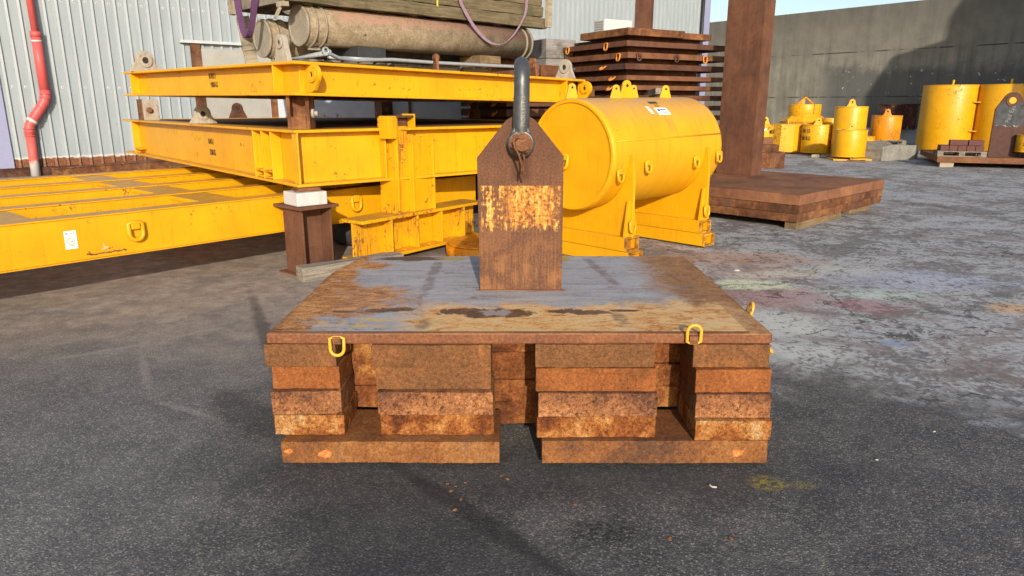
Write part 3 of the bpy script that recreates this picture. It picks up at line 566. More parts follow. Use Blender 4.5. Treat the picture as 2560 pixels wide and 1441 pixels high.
def shackle():
    S_=thing('bow_shackle','large grey anchor shackle with rusty nut on the tall rusty lug','shackle',(.047,3.862,1.452))
    # local: pin along y through z=0; lug front face at y=-.05
    rr=.043; bm=B(); pts=[];rs=[]
    hw=.088
    for i in range(6): pts.append((.0+.004*i/5,-hw-.004*i/5,.03+.26*i/5)); rs.append(.044-.003*i/5)
    for i in range(1,12):
        a=math.pi-math.pi*i/12; pts.append((.004,hw*1.045*math.cos(a),.305+hw*1.08*math.sin(a))); rs.append(.041)
    for i in range(6): pts.append((.004-.004*i/5,hw+.004-.004*i/5,.29-.26*i/5)); rs.append(.041+.003*i/5)
    tube(bm,pts,rr,seg=18,rs=rs)
    for y0,y1 in ((-.128,-.056),(.056,.128)):
        cyl(bm,(0,y0,0),(0,y1,0),.071,.071,32)
        prism(bm,[(-.069,.01),(.069,.01),(.042,.085),(-.042,.085)],y0+.01,y1-.005,'y')
    obj('bow',bm,dark_steel,S_,bev=.012,seg=3)
    bm=B(); cyl(bm,(0,-.128,0),(0,-.131,0),.060,seg=32); pts=[(.056*math.cos(R(60*i+12)),.056*math.sin(R(60*i+12))) for i in range(6)]
    prism(bm,pts,-.168,-.131,'y'); obj('nut',bm,rust_bolt,S_,bev=.006)
    bm=B(); cyl(bm,(.006,-.205,0),(.006,.17,0),.036,seg=28); obj('pin',bm,rust_bolt,S_,bev=.005)
    bm=B()
    tube(bm,[(-.028,-.20,.030),(-.040,-.205,.018),(-.034,-.207,-.01),(-.012,-.208,-.05),(.004,-.205,-.10),(.002,-.200,-.15)],.0055,seg=8)
    tube(bm,[(.012,-.207,-.048),(.018,-.205,-.08),(.010,-.200,-.12),(.022,-.196,-.158)],.0055,seg=8)
    tube(bm,[(-.03,-.20,.028),(-.012,-.207,.036),(.012,-.2075,.03)],.0055,seg=8)
    obj('cotter_pin',bm,rust_bolt,S_)
    text('MOLLESTO',.030,mat_flat('worn_white',(.26,.24,.19),.7,.5,60),S_,(.012,-.1330,.165),(R(90),R(-90),0),1.,'forged_lettering',.0008)
shackle()

# ------------------------------------------------------------ yellow steel frames stacked at the left
def beam(bm,L,h,fw,tf=.03,tw=.02,inset=None,M=None,stiff=()):
    """I-beam along +x from 0..L, outer flange edge at y=0, body on +y side"""
    box(bm,(0,0,0),(L,fw,tf),M); box(bm,(0,0,h-tf),(L,fw,h),M)
    wy=fw/2 if inset is None else inset
    box(bm,(0,wy,tf),(L,wy+tw,h-tf),M)
    for s in stiff: box(bm,(s,.012,tf),(s+.02,wy,h-tf),M)
def frame(name,label,loc,azr,LX,LY,h,fw,inset,rx=0,ry=0,stiffx=(),stiffy=()):
    F=thing(name,label,'steel frame',loc,yaw(azr),rx=rx,ry=ry)
    # local +X = right-hand side going back, local +Y = left-hand side going back; flange corner at the origin
    tf=.028; tw=.022
    def side(fl,wb,st):
        bm=B()
        for z0,z1 in ((0,tf),(h-tf,h)): box(bm,(fl[0],fl[1],z0),(fl[2],fl[3],z1))
        box(bm,(wb[0],wb[1],tf),(wb[2],wb[3],h-tf))
        for q in st: box(bm,(q[0],q[1],tf),(q[2],q[3],h-tf))
        obj('side_beam',bm,yel,F,bev=.004)
    i=inset
    side((0,0,LX,fw),(i,i,LX-i,i+tw),[(q,.006,q+.018,i) for q in stiffx])
    side((0,fw,fw,LY-fw),(i,i+tw,i+tw,LY-i-tw),[(.006,q,i,q+.018) for q in stiffy])
    side((0,LY-fw,LX,LY),(i,LY-i-tw,LX-i,LY-i),[])
    side((LX-fw,fw,LX,LY-fw),(LX-i-tw,i+tw,LX-i,LY-i-tw),[])
    bm=B(); box(bm,(fw+.004,fw+.004,h-.045),(LX-fw-.004,LY-fw-.004,h-.006)); obj('deck_plate',bm,rust_plate,F)
    bm=B()
    for k in range(1,5): box(bm,(fw,LY*k/5-.05,.02),(LX-fw,LY*k/5+.05,h-.05))
    obj('cross_beams',bm,rust_dark,F)
    return F
def lug_on(F,x,y,z,w,h,axis,mat,rz=0,th=.035,hole=True):
    bm=B(); padeye(bm,0,0,0,w,h,th,'x')
    o=obj('padeye',bm,mat,F,(x,y,z),(0,0,{'x':0,'y':R(90)}.get(axis,0)+rz),bev=.006)
    cz=h-w*.3; bm=B()
    for s in (-1,1): ring(bm,(0,s*th/2,cz),(0,s*(th/2+.018),cz),w*.21,w*.10,24)
    obj('boss',bm,mat,o)
    bm=B()
    for s in (-1,1): cyl(bm,(0,s*(th/2+.001),cz),(0,s*(th/2+.004),cz),w*.10,seg=20)
    obj('hole',bm,black,o)
    return o
LOWF=frame('ballast_weight','lower yellow steel frame stencilled 27500-KG on a rusty post',(-2.09,6.9,.862),49.5,4.6,6.9,.55,.26,.12,stiffx=(.02,.99),stiffy=(.62,.86,1.10,6.3))
UPF=frame('ballast_weight','upper yellow steel frame stencilled 19000-KG standing on the lower frame',(-2.05,6.9,1.735),43.5,4.45,4.5,.315,.24,.12,rx=.007,ry=.0146,stiffx=(4.05,),stiffy=(.42,4.25))
def frame_fittings():
    ra=(R(90),0,R(-90))
    text('10-NO-2',.090,black,UPF,(.1175,2.02,.215),ra,.52,bold=.0); text('19000-KG',.085,black,UPF,(.1175,1.98,.120),ra,.52,bold=.0)
    text('10-NO-1',.105,black,LOWF,(.1175,2.83,.330),ra,.5,bold=.0); text('27500-KG',.105,black,LOWF,(.1175,2.80,.195),ra,.5,bold=.0)
    lug_on(UPF,.16,4.10,.315,.42,.27,'x',steel_grey); lug_on(UPF,4.20,.16,.315,.36,.26,'y',steel_grey)
    lug_on(UPF,.14,.44,.315,.27,.27,'y',steel_grey,th=.05); lug_on(UPF,2.0,.30,.315,.15,.20,'y',rust_plate,rz=R(-20)); lug_on(UPF,3.72,.30,.315,.17,.20,'y',rust_plate,rz=R(-20))
    for x,z in ((.18,0),(4.42,0)):
        bm=B(); pts=[(.11,.03),(.02,.03),(-.03,.05)]
        for k in range(13):
            a=R(-150-k*11); pts.append((-.02+.098*math.cos(a),.195+.098*math.sin(a)))
        pts+=[(.11,.285)]
        prism(bm,pts,x,x+.04,'x'); o=obj('side_padeye',bm,yel,UPF,bev=.005)
        bm=B(); ring(bm,(x,-.02,.195),(x-.02,-.02,.195),.072,.026,28); obj('boss',bm,yel,o,bev=.003)
        bm=B(); cyl(bm,(x-.001,-.02,.195),(x-.004,-.02,.195),.026,seg=20); obj('hole',bm,black,o)
    # lower frame lugs along its deck
    lug_on(LOWF,.14,3.12,.55,.36,.23,'x',steel_grey)
    for x,y,w_ in ((1.9,6.75,.34),(3.3,6.75,.18),(4.15,6.75,.36),(4.45,2.95,.30)): lug_on(LOWF,x,y,.55,w_,.27,'x' if y>5 else 'y',rust_dark)
    bm=B()
    for y in (.70,.93): box(bm,(.006,y,.10),(.115,y+.15,.118)); box(bm,(.01,y+.01,.035),(.115,y+.14,.052))
    box(bm,(.006,6.0,.09),(.115,6.28,.108)); obj('gusset',bm,yel_rusty,LOWF)
    # stub posts that carry the upper frame
    for x,y,mat,rz in ((.20,.26,rust_edge,R(52)),(.16,5.75,steel_grey,0),(4.2,.3,rust_dark,0),(4.3,5.6,rust_dark,0)):
        bm=B(); box(bm,(-.12,-.11,0),(.12,-.075,.318)); box(bm,(-.12,.075,0),(.12,.11,.318)); box(bm,(-.02,-.074,0),(.02,.074,.316)); box(bm,(-.125,-.074,0),(-.06,.074,.12))
        o=obj('stub_post',bm,mat,LOWF,(x,y,.552),(0,0,rz),bev=.004)
        bm=B()
        cyl(bm,(-.02,-.11,.15),(-.02,-.135,.15),.045,seg=16); cyl(bm,(-.02,-.135,.15),(-.02,-.17,.15),.026,seg=6)
        if y>5: cyl(bm,(-.12,0,.13),(-.145,0,.13),.04,seg=16); box(bm,(-.13,-.12,0),(-.121,.14,.318))
        obj('bolt',bm,rust_bolt if y>5 else steel_grey,o)
frame_fittings()

# ------------------------------------------------------------ post with packing under the lower frame
def post():
    P_=thing('support_post','short rusty H-section post carrying the corner of the lower yellow frame','post',(-2.06,7.02,0),R(-42))
    bm=B(); box(bm,(-.17,-.17,0),(.17,-.15,.66)); box(bm,(-.17,.15,0),(.17,.17,.66)); box(bm,(-.011,-.149,0),(.011,.149,.66)); obj('section',bm,rust_brown,P_,bev=.004)
    bm=B(); box(bm,(-.26,-.22,.66),(.24,.22,.69)); obj('cap_plate',bm,rust_brown,P_,bev=.004)
    bm=B(); box(bm,(-.22,-.24,0),(.22,.2,.012)); obj('base_plate',bm,rust_plate,P_)
    bm=B(); box(bm,(-.17,-.17,.692),(.15,.13,.822)); o=obj('packing_block',bm,white_p,None,bev=.008); o.location=(-2.06,7.0,0); o.rotation_euler=(0,0,R(42)); tag(o,'white packing block on the rusty post under the lower yellow frame','packing block')
    bm=B(); box(bm,(-.12,-.10,.8235),(.13,.10,.838),jit=.004); box(bm,(-.10,-.12,.8395),(.11,.12,.860),jit=.004); o=obj('steel_shim',bm,rust_plate,None); o.location=(-2.05,7.0,0); o.rotation_euler=(0,0,R(30)); tag(o,'rusty steel shims between white block and lower yellow frame','shim')
    bm=B(); box(bm,(-.55,-.09,0),(.55,.09,.14)); bmesh.ops.subdivide_edges(bm,edges=bm.edges[:],cuts=5,use_grid_fill=True)
    for q in bm.verts: q.co+=Vector((random.uniform(-1,1),random.uniform(-1,1),random.uniform(-1,1)))*.006
    o=obj('timber_baulk',bm,wood_grey,bev=.006); o.location=(-1.62,6.93,.0); o.rotation_euler=(0,0,R(38)); tag(o,'weathered grey timber baulk on the ground beside the rusty post','timber')
post()

# ------------------------------------------------------------ low yellow grillage at the left
def grillage():
    G=thing('grillage','low yellow grillage of parallel box beams with dusty brown tops','grillage',(-3.946,5.262,.388),yaw(41))
    x0,x1=-2.6,5.3; h=.37
    offs=(0,.97,1.94,2.91,3.88)
    for o_ in offs:
        bm=B(); box(bm,(x0,o_+.012,.012),(x1,o_+.19,h-.013)); box(bm,(x0,o_,h-.012),(x1,o_+.21,h)); box(bm,(x0,o_,0),(x1,o_+.21,.011)); obj('main_beam',bm,yel,G,bev=.004)
    for i,x in enumerate((-1.9,.15,1.95,3.9)):
        bm=B()
        for o_ in offs[:-1]: box(bm,(x-.19,o_+.212,h-.05),(x+.19,o_+.968,h-.014)); box(bm,(x-.17,o_+.191,.04),(x-.15,o_+.98,h-.051)); box(bm,(x+.15,o_+.191,.04),(x+.17,o_+.98,h-.051))
        obj('cross_beam',bm,yel,G)
    for x,lab in ((1.02,1),(3.36,0)):
        o=dring(G,(x,.010,.25),(0,0,0),yel,yel,.085,swing=R(-3),bar=.013)
    # white inspection sticker
    k=obj('inspection_sticker',(lambda b:(box(b,(-.045,-.0015,-.075),(.045,0,.075)),b)[1])(B()),sticker,G,(.52,-.0005+.0115,.19))
    bm=B()
    for z,x0_,x1_ in ((.030,-.028,.028),(.022,-.026,.02),(-.062,.0,.028)): box(bm,(x0_,-.0022,z),(x1_,-.0016,z+.003))
    box(bm,(-.028,-.0022,-.050),(.03,-.0016,-.044)); box(bm,(-.034,-.0022,.045),(-.022,-.0016,.06)); obj('small_print',bm,mat_flat('print_grey',(.30,.30,.36),.6),k)
    bm=B(); ring(bm,(0,-.0016,-.012),(0,-.0022,-.012),.030,.023,24); obj('round_mark',bm,mat_flat('print_olive',(.45,.42,.12),.6),k)
    bm=B(); cyl(bm,(.008,-.0016,-.014),(.008,-.0023,-.014),.006,seg=10); obj('dot_mark',bm,mat_flat('print_red',(.45,.12,.10),.6),k)
    text('WOLK',.022,blue_ink,k,(.006,-.0017,.052),(R(90),0,0),.9,'sticker_lettering',.0003)
    # scraped patches of paint
    scr=mat_rust('scrape_rust',(.05,.02,.01),(.14,.05,.02),(.35,.2,.1),flakes=.6,scale=3)
    bm=B()
    for k_ in range(26):
        x=.62+.31*k_/26; z=.042+random.uniform(-.006,.006)+.000; box(bm,(x,.0095,z),(x+.016,.0125,z+random.uniform(.006,.014)))
    obj('paint_scrape',bm,scr,G)
    bm=B(); prism(bm,[(.74,.075),(.79,.078),(.80,.095),(.77,.100),(.765,.14),(.755,.12),(.76,.092),(.73,.085)],.0092,.0123,'y'); obj('paint_scrape',bm,mat_flat('bare_patch',(.55,.38,.15),.8,.5,30),G)
    # tyres it rests on
    for x,y in ((3.95,.62),(-1.2,.6),(3.9,3.2),(-1.0,3.2)):
        ml=Matrix.Rotation(yaw(41),4,'Z')@Vector((x,y,0)); wx=-3.946+ml.x; wy=5.262+ml.y
        bm=B(); n=40; prof=[(.20,.03),(.30,.0),(.40,.02),(.47,.09),(.48,.19),(.47,.29),(.40,.36),(.30,.386),(.20,.355)]
        rings=[[bm.verts.new((r*math.cos(2*math.pi*k/n),r*math.sin(2*math.pi*k/n),z)) for k in range(n)] for r,z in prof]
        for a,b in zip(rings,rings[1:]):
            for k in range(n): f=bm.faces.new((a[k],a[(k+1)%n],b[(k+1)%n],b[k])); f.smooth=True
        o=obj('old_tyre',bm,rubber); o.location=(wx,wy,0); tag(o,'black rubber tyre lying under the '+('near right' if (x>0 and y<1) else 'near left' if y<1 else 'far right' if x>0 else 'far left')+' part of the yellow grillage','tyre','tyres under the grillage')
grillage()

# ------------------------------------------------------------ yellow stool: I-beam foot with upright column
def stool():
    T_=thing('column_stand','rust-streaked yellow I-beam with an upright yellow column welded on it','column stand',(-1.517,7.058,.06),yaw(36))
    h=.44; L=1.98; fw=.34
    bm=B(); beam(bm,L,h,fw,.035,.022,inset=.16)
    for s in (.42,.82,1.22,1.62): box(bm,(s,.012,.036),(s+.02,.159,h-.036)); 
    for s in (.1,.3,.62,1.02,1.42): box(bm,(s,.02,.036),(s+.016,.07,.055))
    obj('foot_beam',bm,yel_rusty,T_,bev=.007)
    bm=B(); zt=1.475
    box(bm,(.56,.03,h+.002),(.585,.31,zt-.02)); box(bm,(.79,.03,h+.002),(.815,.31,zt-.21)); box(bm,(1.11,.02,h+.002),(1.135,.31,zt-.215))
    box(bm,(.586,.10,h+.002),(.789,.125,zt-.03)); box(bm,(.816,.055,h+.002),(1.109,.08,zt-.22))
    obj('column',bm,yel_rusty,T_,bev=.005)
    bm=B(); box(bm,(.44,.01,zt-.23),(.55,.16,zt)); obj('cheek_block',bm,yel,T_,bev=.004)
    bm=B(); box(bm,(.820,.02,zt-.15),(.842,.20,zt+.02)); obj('cheek_plate',bm,yel,T_,bev=.003)
    bm=B(); box(bm,(.552,.02,zt-.018),(.818,.26,zt+.004)); box(bm,(.586,.085,zt-.10),(.789,.098,zt-.019)); obj('cap',bm,rust_edge,T_)
    bm=B(); box(bm,(-.03,.02,-.06),(.18,.30,-.001)); box(bm,(1.6,.02,-.06),(1.9,.3,-.001)); objs('foot_pad',bm,rust_edge,T_,bev=.005)
    # a worn round yellow base lying behind it
    bm=B(); cyl(bm,(0,0,0),(0,0,.15),.42,seg=40); cyl(bm,(0,0,.151),(0,0,.17),.40,seg=40)
    o=obj('round_base',bm,yel_worn); o.location=(-.32,7.75,0); tag(o,'round rusted yellow base on the ground behind the big lug plate','base')
    bm=B(); prism(bm,[(0,0),(.5,.1),(.72,.5),(.1,.42)],.012,.03,'z'); o=obj('yellow_plate',bm,yel); o.location=(-1.4,6.9,0); tag(o,'flat yellow steel plate lying on the asphalt below the column stand','steel plate')
stool()

# ------------------------------------------------------------ yellow tank weight on saddles
def tank():
    Rr=.585; L=2.07; zc=1.13
    K=thing('cylinder_weight','large yellow steel cylinder lying on two saddle legs','weight',(.63,7.55,0),R(-46),rx=.012)
    t=T('cylinder_paint'); v=t.co(rand=False); X,Y,Z=t.xyz(v)
    an=t.m('ARCTAN2',t.m('SUBTRACT',Z,zc),X); cv=t.new('ShaderNodeCombineXYZ'); t.put(cv.inputs[0],t.m('MULTIPLY',Y,9.)); t.put(cv.inputs[1],t.m('MULTIPLY',an,.7)); cw=t.new('ShaderNodeCombineXYZ'); t.put(cw.inputs[0],t.m('MULTIPLY',Y,1.6)); t.put(cw.inputs[1],t.m('MULTIPLY',an,14.))
    a_=t.noise(v,2.,6,.6); f_=t.noise(v,30,4,.6)
    c=t.ramp(a_,[(.3,(.66,.300,.003)),(.65,(.73,.352,.004))])
    c=t.mix(t.m('MULTIPLY',t.step(t.noise(cv.outputs[0],1.3,8,.72),.50,.70),.6),c,(.46,.20,.012))
    c=t.mix(t.m('MULTIPLY',t.step(t.noise(cw.outputs[0],1.2,10,.8,.4),.615,.645),t.m('MULTIPLY',t.step(a_,.48,.56),.75)),c,(.10,.05,.015))
    c=t.mix(t.m('MULTIPLY',t.step(t.noise(cv.outputs[0],.8,11,.82,1.),.65,.67),.75),c,(.16,.07,.015))
    st_=t.m('MULTIPLY',t.m('MULTIPLY',t.step(t.m('ABSOLUTE',t.m('SUBTRACT',Y,1.09)),.10,.05),t.step(an,.72,.60)),t.step(an,.30,.45)); c=t.mix(t.m('MULTIPLY',st_,t.m('MULTIPLY',t.noise(cv.outputs[0],3,6,.7),.8)),c,(.50,.20,.03))
    c=t.mix(t.m('MULTIPLY',t.step(t.nz(),.45,1.0),t.m('MULTIPLY',t.step(f_,.2,.6),.62)),c,(.42,.27,.12))
    shell_paint=t.fin(c,.42,t.m('MULTIPLY',f_,.6),.25,.01,spec=.4)
    bm=B(); n=72; rows=[]
    for y in [0,.015,.05]+[.05+(L-.1)*k/8 for k in range(1,9)]+[L-.015,L]:
        r=Rr-(.012 if y in(0,L) else 0)
        rows.append([bm.verts.new((r*math.cos(2*math.pi*k/n),y,zc+r*math.sin(2*math.pi*k/n))) for k in range(n)])
    for a,b in zip(rows,rows[1:]):
        for k in range(n): f=bm.faces.new((a[k],a[(k+1)%n],b[(k+1)%n],b[k])); f.smooth=True
    o=obj('shell',bm,shell_paint,K)
    bm=B(); ring(bm,(0,-.012,zc),(0,.02,zc),Rr-.012,Rr-.045,72); ring(bm,(0,L-.02,zc),(0,L+.012,zc),Rr-.012,Rr-.045,72); objs('rim',bm,yel_tank,K,bev=.006)
    bm=B(); cyl(bm,(0,.004,zc),(0,.01,zc),Rr-.03,seg=64); cyl(bm,(0,L-.01,zc),(0,L-.004,zc),Rr-.03,seg=64); objs('end_cap',bm,yel_tank,K)
    bm=B()
    for a in (R(16),): 
        x=(Rr+.001)*math.cos(a); z=zc+(Rr+.001)*math.sin(a); tube(bm,[(x,.03,z),(x,L-.03,z)],.009,seg=8)
    obj('weld_seam',bm,yel_tank,K)
    for y in (.27,1.72):
        s=obj('saddle',B(),None,K); bm=B()
        out=[(-.64,.30),(.64,.30),(Rr+.055,zc-.25),(Rr+.03,zc+.02)]
        for k in range(25): 
            a=R(2)-R(184)*k/24; out.append(((Rr+.004)*math.cos(a),zc+(Rr+.004)*math.sin(a)))
        out+=[(-Rr-.03,zc+.02),(-Rr-.055,zc-.25)]
        prism(bm,out,y-.02,y+.02,'y'); bmesh.ops.recalc_face_normals(bm,faces=bm.faces); bm.to_mesh(s.data); bm.free(); s.data.materials.append(yel_tank)
        bm=B()
        for z0,z1,ex in ((0,.148,.06),(.152,.30,0)):
            t_=.014; xx=.64+ex; yy=.105
            box(bm,(-xx,y-yy,z0),(xx,y-yy+t_,z1)); box(bm,(-xx,y+yy-t_,z0),(xx,y+yy,z1)); box(bm,(-xx,y-yy+t_,z0),(xx,y+yy-t_,z0+t_)); box(bm,(-xx,y-yy+t_,z1-t_),(xx,y+yy-t_,z1))
        obj('leg_channel',bm,yel_tank,K,bev=.005)
        bm=B()
        for z0,z1,ex in ((0,.148,.06),(.152,.30,0)):
            xx=.642+ex; ring_=((y-.105,y-.089,z0,z1),(y+.089,y+.105,z0,z1),(y-.088,y+.088,z0,z0+.016),(y-.088,y+.088,z1-.016,z1))
            for a_,b_,c_,d_ in ring_: box(bm,(xx-.03,a_-.001,c_-.0005),(xx+.004,b_+.001,d_+.001),jit=.003)
        box(bm,(.60,y-.088,.016),(.605,y+.088,.13)); box(bm,(.55,y-.088,.17),(.555,y+.088,.285))
        obj('rusted_end',bm,mat_rust_end,K)
        for sx in (1,-1):
            bm=B()
            prism(bm,[(y-.10,.302),(y-.021,.302),(y-.021,.68),(y-.045,.68)],sx*.60-.015,sx*.60+.015,'x'); prism(bm,[(y+.10,.302),(y+.021,.302),(y+.021,.68),(y+.045,.68)],sx*.60-.015,sx*.60+.015,'x')
            objs('gusset',bm,yel_tank,K,bev=.003)
        dring(K,(.63,y-.02,.45),(0,0,R(90)),yel_tank,yel_tank,.066,swing=R(-4),bar=.012)
    # rings on the shell and the cap
    def shell_ring(y,a,**k):
        a=R(a); return dring(K,(Rr*math.cos(a),y,zc+Rr*math.sin(a)),(0,0,R(90)),yel_tank,yel_tank,.068,swing=R(-6),bar=.012)
    shell_ring(.10,-14); shell_ring(.56,-8); shell_ring(1.50,-9); shell_ring(1.98,-6)
    dring(K,(-.075,.002,zc-.02),(0,0,0),yel_tank,yel_tank,.08,swing=R(-5),bar=.013)
    # lifting eyes on top
    for y,x,w_,h_,ax in ((.93,0,.20,.20,'y'),(.70,.03,.14,.15,'y'),(1.10,-.03,.13,.15,'y'),(1.62,.05,.15,.15,'y'),(.12,-.10,.14,.17,'y')):
        z=zc+math.sqrt(Rr*Rr-x*x)-.01; bm=B(); padeye(bm,0,0,0,w_,h_,.03,'x'); o=obj('lifting_eye',bm,yel_tank,K,(x,y,z),(0,0,R(60 if y!=.93 else 75)),bev=.006)
        bm=B(); r=w_*.09
        for s_ in (-1,1): cyl(bm,(0,s_*.0155,h_-w_*.3),(0,s_*.018,h_-w_*.3),r,seg=14)
        obj('hole',bm,black,o)
    # stickers follow the shell
    def patch(name,y0,y1,a0,a1,mat,d=.0015,par=None):
        bm=B(); n=6; r=Rr+d; A=[];Bv=[]
        for k in range(n+1):
            a=R(a0+(a1-a0)*k/n); A.append(bm.verts.new((r*math.cos(a),y0,zc+r*math.sin(a)))); Bv.append(bm.verts.new((r*math.cos(a),y1,zc+r*math.sin(a))))
        for k in range(n): bm.faces.new((A[k],A[k+1],Bv[k+1],Bv[k]))
        return obj(name,bm,mat,par or K)
    st=patch('white_sticker',.97,1.20,43,54,sticker); 
    patch('logo_mark',1.00,1.05,48.5,51.5,blue_ink,.0022,st); patch('small_print',1.06,1.17,50.2,51.6,blue_ink,.0022,st); patch('small_print',1.02,1.17,47.6,48.1,mat_flat('print_red2',(.5,.25,.22),.6),.0022,st)
    patch('small_print',1.03,1.15,45.6,46.2,blue_ink,.0022,st); patch('small_print',1.04,1.12,44.6,45.0,blue_ink,.0022,st)
    s2=patch('white_tag',.84,.90,45,57,sticker)
    for k in range(5): patch('tag_print',.855,.885,46.5+k*2.1,47.3+k*2.1,blue_ink,.0022,s2)
    patch('dark_patch',1.00,1.16,62,67,mat_flat('dark_plate',(.05,.035,.03),.6,.3),.002); patch('rust_print',1.04,1.12,56,60.5,mat_flat('brown_print',(.35,.17,.02),.7,.4,30),.002)
mat_rust_end=mat_rust('rusted_yellow_end',(.10,.035,.012),(.36,.15,.02),(.66,.36,.03),(.70,.42,.05),flakes=.8,scale=3)
tank()

# ------------------------------------------------------------ rusty T weight: thick plates with a tall column
rust_wide=mat_rust('rust_wide',(.125,.056,.032),(.21,.092,.048),(.30,.135,.060),flakes=.05,streak=.1,blotch=.5)
def t_weight():
    W=thing('column_weight','rusty steel weight of thick plates carrying a tall brown column','weight',(3.86,9.40,.10),yaw(46.7))
    for i,(z0,z1) in enumerate(((0,.113),(.117,.230),(.234,.375))):
        bm=B(); d=(.012,.005,0)[i]; box(bm,(d,d,z0),(3.0-d,3.4,z1)); obj('base_plate',bm,[rust_edge,rust_edge,rust_wide][i],W,bev=.006)
    bm=B(); box(bm,(1.92,1.755,.3755),(2.25,2.43,4.6)); obj('column',bm,rust_brown,W,bev=.006)
    for (x0,y0,x1,y1,lab) in ((.05,.03,1.5,.20,'near right'),(.05,2.2,1.6,2.4,'far left'),(2.0,.1,2.8,.3,'far right')):
        bm=B(); box(bm,(x0,y0,-.10),(x1,y1,-.002),jit=.004); o=obj('timber_bearer',bm,wood_brown,bev=.004); o.location=W.location; o.rotation_euler=W.rotation_euler; tag(o,'brown timber bearer under the %s side of the rusty column weight'%lab,'timber','timbers under the column weight')
t_weight()

# ------------------------------------------------------------ stack of dark plates with rings
def plate_stack():
    levels=[(2.743,2.859),(2.572,2.658),(2.387,2.48),(2.213,2.306),(2.043,2.119),(1.886,1.962),(1.714,1.803),(1.545,1.63),(1.375,1.46),(1.2,1.29)]
    names=['topmost','second','third','fourth','fifth','sixth','seventh','eighth','ninth','tenth']
    rings={1:[('y',1.62),('y',.52)],2:[('y',.22),('x',.22),('x',1.05),('x',1.72)],3:[('y',.55)],4:[('y',.32)],5:[('y',.35)],6:[],7:[('y',1.2)],8:[('y',.6)]}
    rz=yaw(59); M=Matrix.Translation((1.886,12,0))@Matrix.Rotation(rz,4,'Z')
    for i,(z0,z1) in enumerate(levels):
        lx,ly=(1.25,1.30) if i==0 else (2.35,2.06); ox,oy=(.0,.02) if i==0 else (random.uniform(-.03,.03),random.uniform(-.02,.02))
        P_=thing('ringed_plate','%s rusty ringed plate from the top of the dark plate stack'%names[i],'steel plate',M@Vector((ox,oy,z0)),rz,'dark ringed plates in the stack behind the yellow cylinder')
        bm=B(); box(bm,(0,0,0),(lx,ly,z1-z0)); 
        if i==0: box(bm,(lx+.002,.12,.0),(lx+.75,1.0,z1-z0-.012))
        obj('plate',bm,rust_edge if i==0 else [rust_dark,rust_brown,rust_plate][i%3 if i!=4 else 2],P_,bev=.005)
        for side,d in rings.get(i,[]):
            if side=='y': dring(P_,(0,d,(z1-z0)*.6),(0,0,R(-90)),org_ring,rust_dark,.062,swing=R(-8 if i in(1,2) else -60),bar=.013)
            else: dring(P_,(d,0,(z1-z0)*.6),(0,0,0),org_ring if d>1.5 else rust_dark,rust_dark,.062,swing=R(-4),bar=.013)
        if i+1<len(levels):
            zz=levels[i+1][1]; bm=B()
            box(bm,(.22,.25,-(z0-zz)+.001),(1.85,1.8,-.001))
            obj('spacer',bm,rust_dark,P_)
    bm=B(); box(bm,(.1,.1,0),(2.1,1.95,1.198)); o=obj('plinth_block',bm,rust_dark); o.matrix_world=M; tag(o,'dark rusty block pile carrying the stack of ringed plates','steel block')
    bm=B(); box(bm,(-.35,-.06,0),(.45,.06,.10)); o=obj('wood_packer',bm,wood_grey,bev=.004); o.location=M@Vector((.55,.02,1.745)); o.rotation_euler=(0,R(6),rz+R(70)); o.location.z=1.86-.08; tag(o,'grey wooden packer sticking out between two ringed plates','timber')
    # air-conditioner style white box on the top plate, and a second column weight behind
    A=thing('white_box','white slatted metal box on the top of the ringed plate stack','box',M@Vector((.30,1.02,2.861)),rz)
    bm=B(); box(bm,(0,0,0),(.62,.30,.24)); obj('casing',bm,white_p,A,bev=.01)
    bm=B()
    for k in range(5): box(bm,(-.012,.03,.03+k*.04),(-.002,.27,.05+k*.04))
    obj('grille',bm,mat_flat('grille_grey',(.35,.34,.31),.6),A)
    C=thing('column_weight','second rusty brown column rising behind the ringed plate stack against the shed','weight',(3.17,18.0,0),R(-30))
    bm=B(); box(bm,(-1.1,-1.0,0),(1.1,1.0,.4)); obj('base_plate',bm,rust_plate,C)
    bm=B(); box(bm,(-.20,-.08,.401),(.20,.12,5.6)); obj('column',bm,rust_brown,C,bev=.006)
plate_stack()

